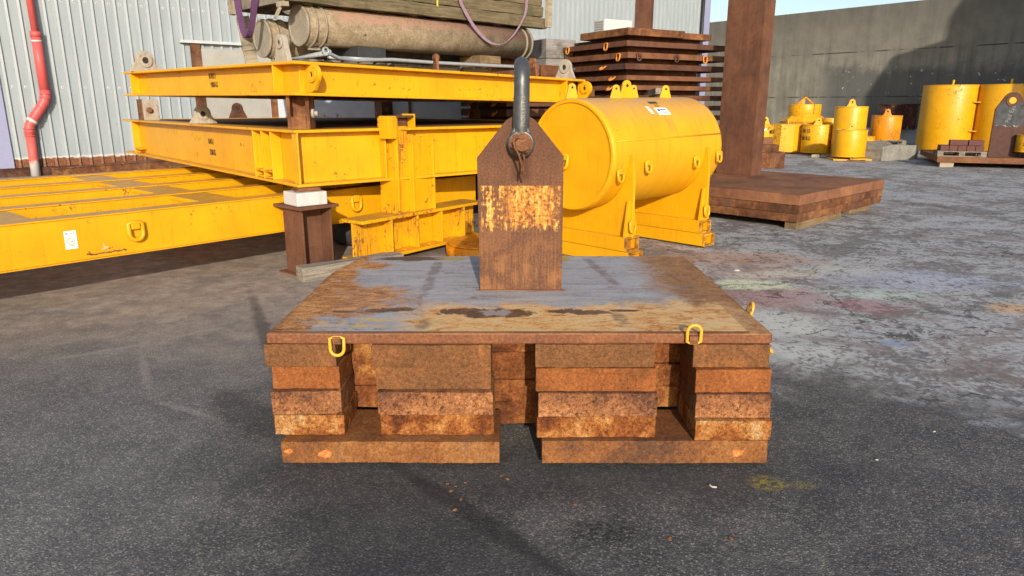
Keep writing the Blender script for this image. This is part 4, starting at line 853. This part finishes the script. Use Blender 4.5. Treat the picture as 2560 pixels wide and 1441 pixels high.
# ------------------------------------------------------------ timber raft on two pontoons, on top of the upper frame
def raft():
    az=45; rz=yaw(az); O=Vector((-2.74,9.12,0)); M=Matrix.Translation(O)@Matrix.Rotation(rz,4,'Z')
    t=T('pontoon_shell'); v=t.co(); X,Y,Z=t.xyz(t.co(rand=False))
    md=t.noise(v,6,8,.7); fi=t.noise(v,45,5,.7); st=t.noise(t.co((1.2,7,7)),2,7,.7)
    base=t.ramp(t.m('ADD',t.m('MULTIPLY',md,.5),t.m('MULTIPLY',fi,.5)),[(.34,(.12,.088,.055)),(.5,(.24,.185,.118)),(.64,(.37,.30,.20))])
    pk=t.m('MULTIPLY',t.step(t.m('ADD',Z,t.m('MULTIPLY',t.m('SUBTRACT',md,.5),.35)),.0,.13),t.step(X,.30,.5)); base=t.mix(t.m('MULTIPLY',pk,t.step(fi,.40,.58)),base,(.32,.165,.12))
    rd=t.m('MULTIPLY',t.step(t.m('ABSOLUTE',t.m('SUBTRACT',Z,.06)),.045,.02),t.m('MULTIPLY',t.step(X,2.6,3.0),t.step(st,.45,.55))); base=t.mix(t.m('MULTIPLY',rd,.6),base,(.40,.06,.05))
    pt=t.fin(base,.85,t.m('ADD',md,t.m('MULTIPLY',fi,.5)),.35,.012,spec=.2)
    cap=mat_flat('pontoon_cap',(.27,.235,.18),.85,.3,9,.35)
    for i,(x,y,lab,L) in enumerate(((.30,.24,'near pinkish beige pontoon cylinder under the timber raft',4.05),(.22,1.10,'rear pontoon cylinder under the far edge of the timber raft',4.2))):
        P_=thing('pontoon',lab,'pontoon',M@Vector((x,y,2.625-.11*i)),rz,'pontoons under the timber raft')
        bm=B(); cyl(bm,(.0,0,0),(L,0,0),.243,seg=48); obj('shell',bm,pt,P_)
        bm=B(); cyl(bm,(-.02,0,0),(-.001,0,0),.236,seg=40); ring(bm,(-.035,0,0),(-.0,0,0),.25,.225,40)
        obj('end_cap',bm,cap,P_); bm=B()
        for q in (.10,.235): ring(bm,(q-.012,0,0),(q+.012,0,0),.262,.240,40)
        for q in (L-.13,L-.01): ring(bm,(q-.015,0,0),(q+.015,0,0),.262,.240,40)
        box(bm,(.09,-.03,-.29),(.25,.02,-.255)); objs('clamp_band',bm,cap,P_)
        bm=B(); tube(bm,[(.8,-.245,-.07),(.8,-.25,-.075)],.022,seg=12); obj('plug',bm,cap,P_)
        for q,m_ in ((.9,rubber),(3.1,wood_brown)):
            bm=B(); box(bm,(-.22,-.25,0),(.22,.25,.165-.11*i),jit=.006); o=obj('support_block',bm,m_,bev=.01); o.location=M@Vector((x+q,y,2.225)); o.rotation_euler=(0,0,rz); tag(o,('dark rubber' if q<1 else 'brown wooden')+' block under the '+('near' if i==0 else 'rear')+' pontoon','block')
    F=thing('timber_raft','weathered timber raft of stacked beams lying on two pontoons','raft',M@Vector((0,0,2.875)),rz)
    L=4.7; Wd=1.48
    for k,(z0,z1,e0,e1) in enumerate(((0,.165,-.02,0),(.172,.335,.0,-.08),(.345,.50,-.25,-.1))):
        for nm,y in (('side_beam',0),('side_beam',Wd-.14)):
            bm=B(); box(bm,(e0,y+.01*k,z0),(L+e1,y+.14,z1)); bmesh.ops.subdivide_edges(bm,edges=[e for e in bm.edges if e.calc_length()>1],cuts=24)
            for q in bm.verts: q.co+=Vector((0,random.uniform(-.006,.006),random.uniform(-.006,.006)))
            obj(nm,bm,wood_moss if y==0 else wood_grey,F,bev=.008)
    bm=B()
    for z0 in (.0,.19): box(bm,(.02,.16,z0),(.07,Wd-.16,z0+.18))
    obj('end_boards',bm,wood_grey,F)
    bm=B(); box(bm,(-.06,Wd-.14,-.05),(.019,Wd+.02,.75)); box(bm,(L-.06,-.07,.02),(L+.05,-.012,.62)); objs('corner_post',bm,wood_pale,F)
    bm=B()
    x=.3
    while x<L-.3: box(bm,(x,.1,-.012),(x+.12,Wd-.1,.10)); x+=.55
    obj('joists',bm,wood_brown,F)
    bm=B()
    for k in range(18): box(bm,(.1+k*.255,.02,.503),(.1+k*.255+.235,Wd-.05,.54),jit=.006)
    obj('deck_boards',bm,wood_brown,F)
    bm=B(); box(bm,(-.03,.03,-.06),(.05,.20,-.003)); prism(bm,[(-.10,-.20),(.0,-.02),(.03,-.02),(-.07,-.20)],.12,.17,'y'); obj('broken_splinter',bm,wood_pale,F)
    t2=mat_flat('yellow_mark',(.62,.48,.06),.8,.3)
    bm=B(); prism(bm,[(2.30,.26),(2.33,.31),(2.355,.27),(2.39,.30),(2.41,.27),(2.37,.235),(2.365,.14),(2.34,.14),(2.34,.235)],-.0095,-.006,'y'); obj('paint_mark',bm,t2,F)
    # lifting straps
    pur=mat_flat('purple_webbing',(.105,.045,.115),.8,.35,30); pur2=mat_flat('faded_webbing',(.27,.17,.22),.85,.3,30)
    def strap(label,pts,wid,mm):
        bm=B(); strip(bm,pts,wid,.006); o=obj('lifting_strap',bm,mm); o.matrix_world=F.matrix_world if False else Matrix.Translation(F.location)@Matrix.Rotation(rz,4,'Z'); tag(o,label,'strap')
    def cat(a,b,dip,n=14,y=0,bend=0): 
        return [(a[0]+(b[0]-a[0])*k/n, y+bend*math.sin(math.pi*k/n), a[1]+(b[1]-a[1])*k/n-dip*4*(k/n)*(1-k/n)) for k in range(n+1)]
    strap('faded purple strap hanging in a loop in front of the near pontoon',[(2.70,-.03,.55),(2.73,-.035,.35)]+cat((2.78,.20),(4.12,.16),.50,16,-.045,-.03)+[(4.16,-.035,.25),(4.20,-.02,.50)],(.055,0,.02),pur2)
    strap('dark purple strap looped over the rear end of the timber raft',[(-.02,1.24,.56),(-.03,1.23,.30)]+[(-.05-.03*math.sin(math.pi*k/16),1.22-.60*k/16,.10+.26*k/16-.60*4*(k/16)*(1-k/16)) for k in range(17)]+[(-.04,.61,.45),(-.02,.60,.56)],(.085,0,0),pur)
    # pallets and pipes on the frame deck
    for i,(x,y) in enumerate(((.25,-.05),(1.55,-.02),(2.85,.0),(.3,1.35),(1.6,1.4),(2.9,1.4))):
        P_=thing('pallet',['near left','near middle','near right','far left','far middle','far right'][i]+' old grey pallet under the pontoons on the upper frame','pallet',M@Vector((x,y,2.055+ (0 if True else 0))),rz+R(random.uniform(-3,3)),'pallets under the pontoons')
        bm=B()
        for k in range(5): box(bm,(.0+k*.25,0,.125),(.18+k*.25,1.15,.15),jit=.004)
        obj('deck_boards',bm,wood_grey,P_)
        bm=B()
        for yy in (0,.52,1.05): box(bm,(0,yy,.02),(1.18,yy+.1,.124),jit=.004)
        obj('stringers',bm,wood_grey if i%2 else wood_brown,P_)
        bm=B()
        for k in range(3): box(bm,(.0+k*.5,0,0),(.14+k*.5,1.15,.019))
        obj('bottom_boards',bm,wood_grey,P_)
        if i>=3:
            bm=B(); box(bm,(.05,.1,0),(1.1,1.0,.019)); 
            obj('packing_sheet',bm,wood_brown,P_,(0,0,.1505))
    def pipe(label,pts,r):
        bm=B(); tube(bm,pts,r,seg=12); o=obj('galvanised_pipe',bm,galv); o.matrix_world=M; tag(o,label,'pipe')
    pipe('thin galvanised pipe in front lying across the pallet edge, ending near the corner lug',[(.42,1.14,2.235),(.26,-.41,2.25)],.022)
    pipe('second thin galvanised pipe lying behind the front one at the corner lug',[(.52,1.12,2.24),(.34,-.36,2.285)],.022)
    pipe('long bent galvanised pipe lying on the pallets below the near pontoon',[(.26,-.36,2.25),(.36,-.33,2.255),(.52,-.26,2.22),(.80,-.21,2.205),(1.4,-.17,2.24),(2.2,-.18,2.228),(3.4,-.17,2.23),(4.6,-.19,2.235),(5.2,-.20,2.235)],.024)
    pipe('long straight galvanised pipe lying behind the bent one below the near pontoon',[(.5,-.05,2.235),(2.5,-.09,2.238),(4.9,-.13,2.24)],.022)
    bm=B(); ring(bm,(.27,-.36,2.285),(.275,-.39,2.285),.05,.034,24); o=obj('pipe_clamp',bm,galv); o.matrix_world=M; tag(o,'galvanised pipe clamp joining the thin pipes near the corner lug','clamp')
raft()

def behind_frames():
    # rusty block pile to the left of the plate stack
    M=Matrix.Translation((.02,11.75,0))@Matrix.Rotation(yaw(62),4,'Z'); z=0
    bm=B(); box(bm,(0,0,0),(1.5,1.6,1.30)); o=obj('steel_block',bm,rust_dark); o.matrix_world=M; tag(o,'dark rusty block low down behind the yellow frames','steel block')
    for k,(z0,z1) in enumerate(((1.302,1.42),(1.46,1.58),(1.62,1.74),(1.78,1.90))):
        P_=thing('ringed_plate','dark ringed plate in the pile behind the yellow frames, %s from below'%['lowest','second','third','topmost'][k],'steel plate',M@Vector((-.15,-.05,z0)),yaw(62),'plates piled behind the yellow frames')
        bm=B(); box(bm,(0,0,0),(1.7,1.8,z1-z0)); obj('plate',bm,rust_brown,P_,bev=.004)
        bm=B(); box(bm,(.2,.2,-.04),(1.5,1.6,-.002)); obj('spacer',bm,rust_dark,P_)
        if k<3:
            for d in (.35,1.3): dring(P_,(0,d,.07),(0,0,R(-90)),org_ring,rust_dark,.062,swing=R(-45),bar=.013)
            dring(P_,(.25,0,.07),(0,0,0),org_ring,rust_dark,.062,swing=R(-25),bar=.013)
    for i,(x,y,z0,lx,ly,h,m_) in enumerate(((-.65,-.1,1.902,1.0,.5,.20,rust_edge),(.40,-.1,1.902,.55,.5,.20,rust_edge),(-.60,-.05,2.105,1.05,.45,.17,rust_edge),(.5,-.02,2.105,.5,.45,.17,rust_edge),(-.4,.6,1.902,1.5,.5,.42,rust_plate),(.1,.65,2.325,.7,.4,.10,rust_edge))):
        bm=B(); box(bm,(0,0,0),(lx,ly,h-.004)); o=obj('steel_billet',bm,m_,bev=.006); o.matrix_world=M@Matrix.Translation((x,y,z0)); tag(o,['lower left','lower right','upper left','upper right','long rear','small top rear'][i]+' rusty billet piled behind the upper yellow frame, right of the pontoon','steel billet','rusty billets behind the upper frame')
    # grey crate at the right end of the raft
    C=thing('grey_crate','grey weathered plywood crate standing behind the right end of the near pontoon','crate',(1.05,13.6,2.2),yaw(60))
    bm=B(); box(bm,(-.5,0,0),(.15,.7,.26)); box(bm,(-.5,0,.27),(.15,.7,.60)); obj('boards',bm,mat_wood('crate_board',(.15,.135,.13),(.30,.28,.27)),C,bev=.004)
    bm=B(); 
    for x in (-.5,-.2,.05): box(bm,(x,.02,-.14),(x+.10,.66,-.002))
    obj('runners',bm,wood_grey,C)
    bm=B(); box(bm,(-.6,-.3,0),(.5,1.2,2.05)); o=obj('steel_block',bm,rust_dark); o.location=(1.05,13.6,0); o.rotation_euler=(0,0,yaw(60)); tag(o,'dark block that carries the grey crate behind the near pontoon','steel block')
    # pale blue container behind the frames
    t=T('pale_blue_steel'); v=t.co(rand=False); a=t.noise(v,2.0,8,.7,.6); b=t.noise(v,12,6,.7)
    c=t.ramp(a,[(.3,(.36,.40,.46)),(.7,(.48,.52,.57))]); c=t.mix(t.step(t.m('ADD',t.m('MULTIPLY',a,.7),t.m('MULTIPLY',b,.3)),.60,.63),c,(.20,.085,.04))
    K=thing('steel_container','pale blue grey steel container with rust patches behind the yellow frames','container',(-4.6,13.8,0),yaw(82))
    bm=B(); box(bm,(0,0,.15),(4.6,2.2,2.0)); obj('body',bm,t.fin(c,.5),K,bev=.01)
    bm=B(); box(bm,(.02,-.04,.15),(.14,-.002,2.0)); box(bm,(2.6,-.03,.15),(2.66,-.002,2.0)); box(bm,(4.46,-.04,.15),(4.58,-.002,2.0)); objs('rib',bm,rust_edge,K)
    for k,(x,y,lab,az,L) in enumerate(((-10.6,16.35,'near rusty steel channel lying along the foot of the shed','52',2.6),(-8.4,17.6,'dark rusty steel channel lying beyond the pale one along the shed foot','56',2.4))):
        bm=B(); box(bm,(0,0,.0),(L,.22,.20)); box(bm,(0,-.03,.201),(L,.25,.23)); o=obj('steel_channel',bm,rust_edge if k==0 else rust_plate,bev=.004); o.location=(x,y,.0); o.rotation_euler=(0,R(-2),yaw(float(az))); tag(o,lab,'steel channel')
    # post on the left by the door: two wooden boards leaning on the rear pontoon
    bm=B(); box(bm,(-.09,-.02,0),(.09,.02,.8)); box(bm,(-.10,-.04,.33),(.10,.04,.36)); o=obj('wood_board',bm,wood_pale,bev=.004); o.location=(-3.85,10.95,2.1); o.rotation_euler=(R(6),R(-8),yaw(60)); tag(o,'pale wooden board standing beside the rear pontoon','board')
behind_frames()

# ------------------------------------------------------------ yellow drums along the concrete wall
def drum(label,loc,r,h,mat,rz=0,eye=.2,octo=0,letters=None,collar=True,eyeaxis='x',group='yellow drum weights by the concrete wall',two=False):
    D=thing('drum_weight',label,'weight',loc,rz,group)
    bm=B(); n=octo or 48
    cyl(bm,(0,0,0),(0,0,h),r,seg=n)
    if not octo: ring(bm,(0,0,h-.02),(0,0,h+.012),r+.008,r-.04,48); ring(bm,(0,0,.0),(0,0,.03),r+.008,r-.03,48)
    else:
        for f in bm.faces: f.smooth=False
    obj('body',bm,mat,D,bev=.012 if octo else .005)
    if eye:
        for k,x in enumerate((-.18,.18) if two else (0,)):
            bm=B(); padeye(bm,x,0,h-.003,eye*1.35,eye,.035,eyeaxis); o=obj('lifting_eye',bm,mat,D,bev=.005)
            bm=B(); 
            a,b=((x,-.019,h+eye*.6),(x,.019,h+eye*.6)) if eyeaxis=='x' else ((x-.019,0,h+eye*.6),(x+.019,0,h+eye*.6))
            cyl(bm,a,b,eye*.14,seg=14); obj('hole',bm,black,o)
    return D
def wrap_text(D,body,size,r,z,a,bold=.004,xs=.75):
    """stencil text wrapped round a drum: a = angle of its middle from the local -Y side"""
    o=text(body,size,black,D,(0,0,0),(0,0,0),xs,bold=bold)
    for v in o.data.vertices:
        th=R(-90)+a+v.co.x/r; rr=r+.003+(v.co.z if abs(v.co.z)<.01 else 0); y=v.co.y
        v.co=((rr)*math.cos(th),(rr)*math.sin(th),z+y)
    return o
def drums():
    d=drum('upright yellow drum stencilled NR 15 and 300 KG with a rounded eye',(10.42,24.5,.06),.50,.93,yel_bright,eye=.24)
    va=math.atan2(10.42,24.5); wrap_text(d,'NR 15',.17,.50,.72,-va-R(48)); wrap_text(d,'300 KG',.17,.50,.48,-va-R(48))
    bm=B(); box(bm,(-.2,-.505,.62),(-.02,-.50,.86)); o=None; bm.free()
    d=drum('worn many-sided yellow drum with a white label left of the NR 15 drum',(9.62,25.2,.05),.55,.95,yel_bright,rz=R(6),eye=.16,octo=8,eyeaxis='y')
    bm=B(); box(bm,(-.13,-.004,-.13),(.13,0,.13)); s_=obj('white_label',bm,sticker,d,(.37,-.41,.72),(0,0,R(45-22.5+22)),bev=.001); bm=B(); box(bm,(-.08,-.0065,.02),(.06,-.0045,.06)); box(bm,(-.05,-.0065,-.03),(.0,-.0045,.02)); obj('label_print',bm,black,s_)
    drum('short yellow drum in front standing on yellow plates',(10.40,22.05,.10),.47,.80,yel,eye=.18)
    bm=B(); prism(bm,[(-.6,-.35),(.1,-.5),(.55,-.4),(.62,.1),(.2,.4),(-.5,.35)],0,.04,'z'); prism(bm,[(-.2,-.6),(.35,-.62),(.3,-.3),(-.1,-.25)],.042,.07,'z'); o=obj('yellow_plates',bm,yel_rusty); o.location=(10.40,22.05,.002); tag(o,'flat yellow plates under the short front drum','steel plate')
    drum('tall smooth yellow drum behind the short front drum',(11.13,23.75,.0),.50,1.58,yel,eye=.25)
    O=drum('wide octagonal yellow drum with sloping shoulders standing behind the others',(10.75,26.6,.0),.83,1.05,yel_worn,octo=8,rz=R(22),eye=0)
    bm=B(); cyl(bm,(0,0,1.052),(0,0,1.25),.83,.60,seg=8); obj('shoulder',bm,yel_bright,O)
    for f in O.children[1].data.polygons: f.use_smooth=False
    bm=B(); box(bm,(.05,-.775,.55),(.17,-.77,.95)); box(bm,(.28,-.775,.60),(.5,-.77,.78)); obj('sticker',bm,sticker,O,None,(0,0,R(-44+22.5+22)))
    d=drum('yellow drum with a triangular bail on top of the octagonal drum',(10.75,26.6,1.42+.0),.56,.40,yel,eye=0); d.location.z=1.252
    bm=B()
    for a,b in (((-.3,0,.41),(0,0,.66)),((.3,0,.41),(0,0,.66))):
        mx=Vector(a).lerp(Vector(b),.5); tube(bm,[a,b],.03,seg=6)
    prism(bm,[(-.27,.412),(-.02,.62),(-.02,.412)],-.012,.012,'y'); obj('bail',bm,yel_worn,d)
    bm=B(); prism(bm,[(.10,.10),(.16,.10),(.15,.41),(.11,.41)],-.60,-.565,'y'); obj('hook_plate',bm,yel_worn,d)
    drum('small yellow drum glimpsed between the octagonal and the tall drum',(11.45,25.9,.45),.30,.72,yel_bright,eye=.0)
    drum('low yellow drum with an eye behind the concrete block',(12.35,25.2,.42),.36,.15,yel_bright,eye=.17)
    d=drum('yellow drum lettered MOD on top of rusty blocks beside the tall column',(6.72,19.6,.80),.40,.33,yel_bright,eye=.20,octo=12,rz=R(10),two=True)
    o=text('MOD',.13,black,d,(.22,-.345,.14),(R(90),0,R(30)),.9,bold=.003); bm=B(); cyl(bm,(-.02,-.392,.2),(-.02,-.398,.2),.035,seg=16); obj('white_spot',bm,sticker,d)
    drum('rusty orange-yellow drum standing on a small pallet by the concrete block',(13.29,25.6,.44),.49,.83,yel_worn,eye=.24)
    for i,(x,y,z0,lx,ly,h,m_,lab) in enumerate(((6.75,19.3,.0,1.05,.7,.42,rust_edge,'lowest dark rusty block under the MOD drum'),(6.65,19.35,.423,.95,.6,.19,rust_edge,'middle orange rusty block under the MOD drum'),(6.55,19.4,.616,.85,.55,.18,rust_plate,'upper rusty block directly under the MOD drum'))):
        bm=B(); box(bm,(-lx/2,-ly/2,0),(lx/2,ly/2,h)); o=obj('steel_block',bm,m_,bev=.008); o.location=(x,y,z0+.0); o.rotation_euler=(0,0,R(-4+3*i)); tag(o,lab,'steel block')
    # pallets and concrete
    def pallet(label,loc,rz,mat,lx=1.2,ly=.8,group='wooden pallets near the concrete wall'):
        P_=thing('pallet',label,'pallet',loc,rz,group)
        bm=B()
        for k in range(5): box(bm,(-lx/2,-ly/2+k*ly/5+.01,.122),(lx/2,-ly/2+(k+1)*ly/5-.02,.145),jit=.003)
        obj('deck_boards',bm,mat,P_)
        bm=B()
        for x in (-lx/2,-.07,lx/2-.14):
            for y in (-ly/2,-.06,ly/2-.12): box(bm,(x,y,.022),(x+.14,y+.12,.121))
        objs('block',bm,mat,P_)
        bm=B()
        for y in (-ly/2,-.06,ly/2-.12): box(bm,(-lx/2,y,0),(lx/2,y+.12,.021))
        obj('bottom_boards',bm,mat,P_)
        return P_
    pallet('small grey pallet under the rusty orange drum',(13.25,25.55,.29),R(-20),wood_grey,1.3,1.0)
    pallet('dark pallet under the low yellow drum behind the block',(12.2,24.6,.27),R(-15),wood_grey,1.3,1.0)
    bm=B(); prism(bm,[(-.85,0),(.95,0),(.95,.42),(.3,.45),(-.5,.47),(-.85,.42)],-.0,1.6,'y'); bmesh.ops.subdivide_edges(bm,edges=bm.edges[:],cuts=4,use_grid_fill=True)
    for q in bm.verts: q.co+=Vector((random.uniform(-1,1),random.uniform(-1,1),random.uniform(-1,.3)))*.018
    o=obj('concrete_block',bm,concrete_grey,bev=.01); o.location=(11.9,21.9,0); o.rotation_euler=(0,0,R(30)); tag(o,'broken old concrete slab lying right of the yellow drums','concrete block')
    for k in range(2):
        bm=B(); box(bm,(-.28,-.5,0),(.28,.6,.275)); o=obj('steel_block',bm,rust_dark); o.location=(12.9+.3*k-.5,25.6-.9*k,0); o.rotation_euler=(0,0,R(-15)); tag(o,['dark block under the pallet of the rusty orange drum','dark block under the pallet of the low yellow drum'][k],'steel block')
    for k,(x,y) in enumerate(((9.75,22.9),(10.0,22.75),(9.25,24.5))):
        bm=B(); box(bm,(-.12,-.06,0),(.12,.06,.10),jit=.012); o=obj('wood_chock',bm,wood_pale,bev=.006); o.location=(x,y,0); o.rotation_euler=(0,0,R(-20+30*k)); tag(o,['left pale wooden chock in front of the NR 15 drum','right pale wooden chock in front of the NR 15 drum','wooden chock under the many-sided drum'][k],'chock')
    # two big drums
    d=drum('big yellow drum on the left of the large pair, with two shelf plates',(16.05,26.6,.0),.93,2.32,yel,eye=0,group='big yellow drums by the wall')
    bm=B(); cyl(bm,(0,0,2.31),(0.02,0,2.52),.035,seg=12); obj('top_pin',bm,yel,d)
    d2=drum('big yellow drum on the right of the large pair, stencilled 24 and -KG',(17.45,25.55,.0),.93,2.32,yel,eye=0,group='big yellow drums by the wall')
    bm=B(); cyl(bm,(0,0,2.31),(0.02,0,2.52),.035,seg=12); obj('top_pin',bm,yel,d2)
    va=math.atan2(17.45,25.55); wrap_text(d2,'24',.24,.93,1.62,-va+R(9),.008,.9); wrap_text(d2,'-KG',.24,.93,1.22,-va+R(7),.008,.85)
    for z in (.72,1.72):
        bm=B(); prism(bm,[(.25,-.95),(1.0,-1.25),(1.15,-.6),(.6,-.5)],z,z+.03,'z'); obj('shelf_plate',bm,yel,d)
    # rusted panel and low beam on the wall
    bm=B(); box(bm,(-.75,-.05,.62),(.75,.05,1.62)); box(bm,(-.8,-.09,1.62),(.8,.09,1.68)); box(bm,(-.75,-.09,.62),(-.69,-.051,1.62)); o=obj('steel_sheet',bm,mat_rust('panel_rust',(.015,.01,.009),(.05,.02,.014),(.14,.045,.025),flakes=.6,scale=2,speck=.9)); o.location=(16.55,31.0,0); o.rotation_euler=(0,0,R(-51)); tag(o,'dark rusted steel panel on the kerb left of the big drums','steel panel')
    bm=B(); box(bm,(-1.2,-.05,.62),(1.2,.05,1.9)); o=obj('steel_sheet',bm,rust_dark); o.location=(20.2,27.3,0); o.rotation_euler=(0,0,R(-51)); tag(o,'dark brown steel panel right of the big drums at the picture edge','steel panel')
    # rusty platform at the right edge
    rz=R(-22.6); M=Matrix.Translation((11.59,19.4,.13))@Matrix.Rotation(rz,4,'Z')
    P_=thing('lug_plate','low rusty steel platform with an upright brown lug plate at the right edge','lifting plate',M.translation,rz)
    bm=B(); box(bm,(0,0,0),(3.4,3.4,.15)); obj('plate',bm,rust_plate,P_,bev=.006)
    w_=.36; pts=[(-w_,0),(w_,0),(w_,1.25)]
    for k in range(13):
        a=R(25)+R(130)*k/12; pts.append((.21*math.cos(a),1.48+.21*math.sin(a)))
    pts.append((-w_,1.25))
    t=T('painted_lug'); v=t.co(rand=False); X,Y,Z=t.xyz(v); a_=t.noise(v,7,7,.7)
    c=t.ramp(a_,[(.3,(.055,.026,.02)),(.7,(.10,.046,.034))]); z2=t.m('ADD',Z,t.m('MULTIPLY',t.m('SUBTRACT',a_,.5),.06))
    pn=t.m('MULTIPLY',t.m('MULTIPLY',t.step(z2,.80,.82),t.step(z2,1.45,1.40)),t.step(t.m('ABSOLUTE',X),.33,.30)); c=t.mix(pn,c,t.ramp(a_,[(.35,(.03,.032,.036)),(.65,(.085,.09,.095))]))
    fl=t.m('MULTIPLY',t.step(t.m('ABSOLUTE',t.m('SUBTRACT',z2,.82)),.03,.015),t.step(t.noise(v,14,6,.7),.55,.6)); c=t.mix(fl,c,(.5,.48,.45))
    bm=B(); prism(bm,pts,0,.09,'y'); obj('lug',bm,t.fin(c,.8,a_,.2),P_,(1.62,.55,.1505),bev=.005)
    bm=B(); cyl(bm,(1.62,.548,1.63),(1.62,.542,1.63),.085,seg=24); obj('eye_hole',bm,yel,P_)
    bm=B(); ring(bm,(1.62,.549,1.63),(1.62,.530,1.63),.15,.086,28); obj('eye_ring',bm,rust_brown,P_)
    text('Pad Eye',.14,mat_flat('chalk',(.20,.20,.20),.9,.4,30),P_,(1.62,.545,1.28),(R(90),R(-78),0),1.0,'chalk_lettering')
    for x,y,lab in ((.25,.12,'left'),(3.0,.2,'right')):
        bm=B(); box(bm,(-.16,-.09,0),(.16,.2,.128),jit=.006); o=obj('timber_bearer',bm,wood_pale,bev=.005); o.location=M@Vector((x,y,-.13)); o.rotation_euler=(0,0,rz); tag(o,lab+' wooden foot under the front edge of the low rusty platform','timber')
    pallet('grey pallet with red-brown blocks on the low rusty platform',M@Vector((.58,.52,.152)),rz,wood_grey,1.15,.8)
    pallet('grey pallet under the small NR 46 drum on the low rusty platform',M@Vector((2.75,.50,.152)),rz,wood_grey,1.4,.8)
    br=mat_flat('brown_block',(.115,.048,.038),.85,.25,12,.2)
    k=0
    for x,y,z,l in [(.13+.205*i,.22,0,.20) for i in range(5)]+[(.13+.205*i,.52,0,.20) for i in range(5)]+[(.36,.36,.145,.42),(.80,.36,.145,.36)]:
        k+=1; bm=B(); box(bm,(0,0,0),(l-.006,.28,.14)); o=obj('ballast_block',bm,br,bev=.006); o.location=M@Vector((x-.06,y-.03,.30+z)); o.rotation_euler=(0,0,rz)
        tag(o,('front row block %d from the left on the pallet'%k if k<6 else 'rear row block %d from the left on the pallet'%(k-5) if k<11 else ['wide','narrow'][k-11]+' red-brown block lying on top of the rows on the pallet'),'block','red-brown blocks on the pallet')
    d=drum('small yellow drum stencilled NR 46 and 300. KG on the pallet at the right',M@Vector((2.02+.12,.46,.30)),.31,.44,yel_bright,eye=.20,group='small drum on the platform')
    va=math.atan2(13.6,19.2); wrap_text(d,'NR 46',.105,.31,.33,-va+R(2),.003,.8); wrap_text(d,'300. KG',.105,.31,.20,-va+R(2),.003,.8)
drums()

# ------------------------------------------------------------ loose bits on the ground
def litter():
    rnd=random.Random(3)
    leafm=mat_flat('dry_flake',(.30,.12,.04),.8,.4,40); shell=mat_flat('shell_chip',(.42,.38,.33),.7,.2)
    for i,(x,y) in enumerate(((-.29,2.83),(-.25,2.81),(-.21,2.84),(-.27,2.77),(-.22,2.70),(-.24,2.62),(-.05,2.90),(-.02,2.87),(.27,2.66),(.62,2.42),(.86,2.42))):
        bm=B(); s=rnd.uniform(.006,.012); prism(bm,[(-s,-s*.4),(s*.2,-s*.7),(s,0),(s*.1,s*.6),(-s*.8,s*.3)],.001,.003,'z'); o=obj('rust_flake',bm,leafm); o.location=(x,y,0); o.rotation_euler=(R(rnd.uniform(-8,8)),R(rnd.uniform(-8,8)),rnd.uniform(0,6)); tag(o,'small orange rust flake lying on the asphalt before the slabs','flake','rust flakes on the asphalt')
    for i,(x,y,z) in enumerate(((.90,2.81,.012),(1.75,3.05,.006),(2.2,3.35,.006),(2.3,7.0,.022))):
        bm=B(); 
        if i==0: tube(bm,[(-.012,.012,.004),(-.018,0,.005),(-.008,-.012,.005),(.01,-.014,.004)],.0045,seg=6)
        else:
            bmesh.ops.create_icosphere(bm,subdivisions=2,radius=z)
            for q in bm.verts: q.co=Vector((q.co.x*1.5,q.co.y,q.co.z*.6))*rnd.uniform(.75,1.1)
        o=obj('stone_chip' if i else 'curved_chip',bm,shell); o.location=(x,y,z*.4 if i else 0); tag(o,['pale curved chip on the asphalt in front of the right base slab','small white stone chip on the dark asphalt right of the slabs','tiny white chip farther right on the dark asphalt','pale stone on the painted ground behind the lug plate'][i],'chip')
litter()

# ------------------------------------------------------------ unseen building, added to cast the stepped shadow on the boundary wall
def add_shadow_building():
    wm=mat_flat('shadow_building_grey',(.35,.36,.36),.7,.15,1)
    W=thing('shadow_building','unseen stepped building added right of the yard to cast the shadow on the boundary wall','building',(18.45,12.6,0))
    for x0,x1,h in ((0,.45,7.2),(.452,2.1,9.3),(2.102,14,11.6)):
        bm=B(); box(bm,(x0,0,0),(x1,4.2,h)); obj('wall',bm,wm,W)
add_shadow_building()
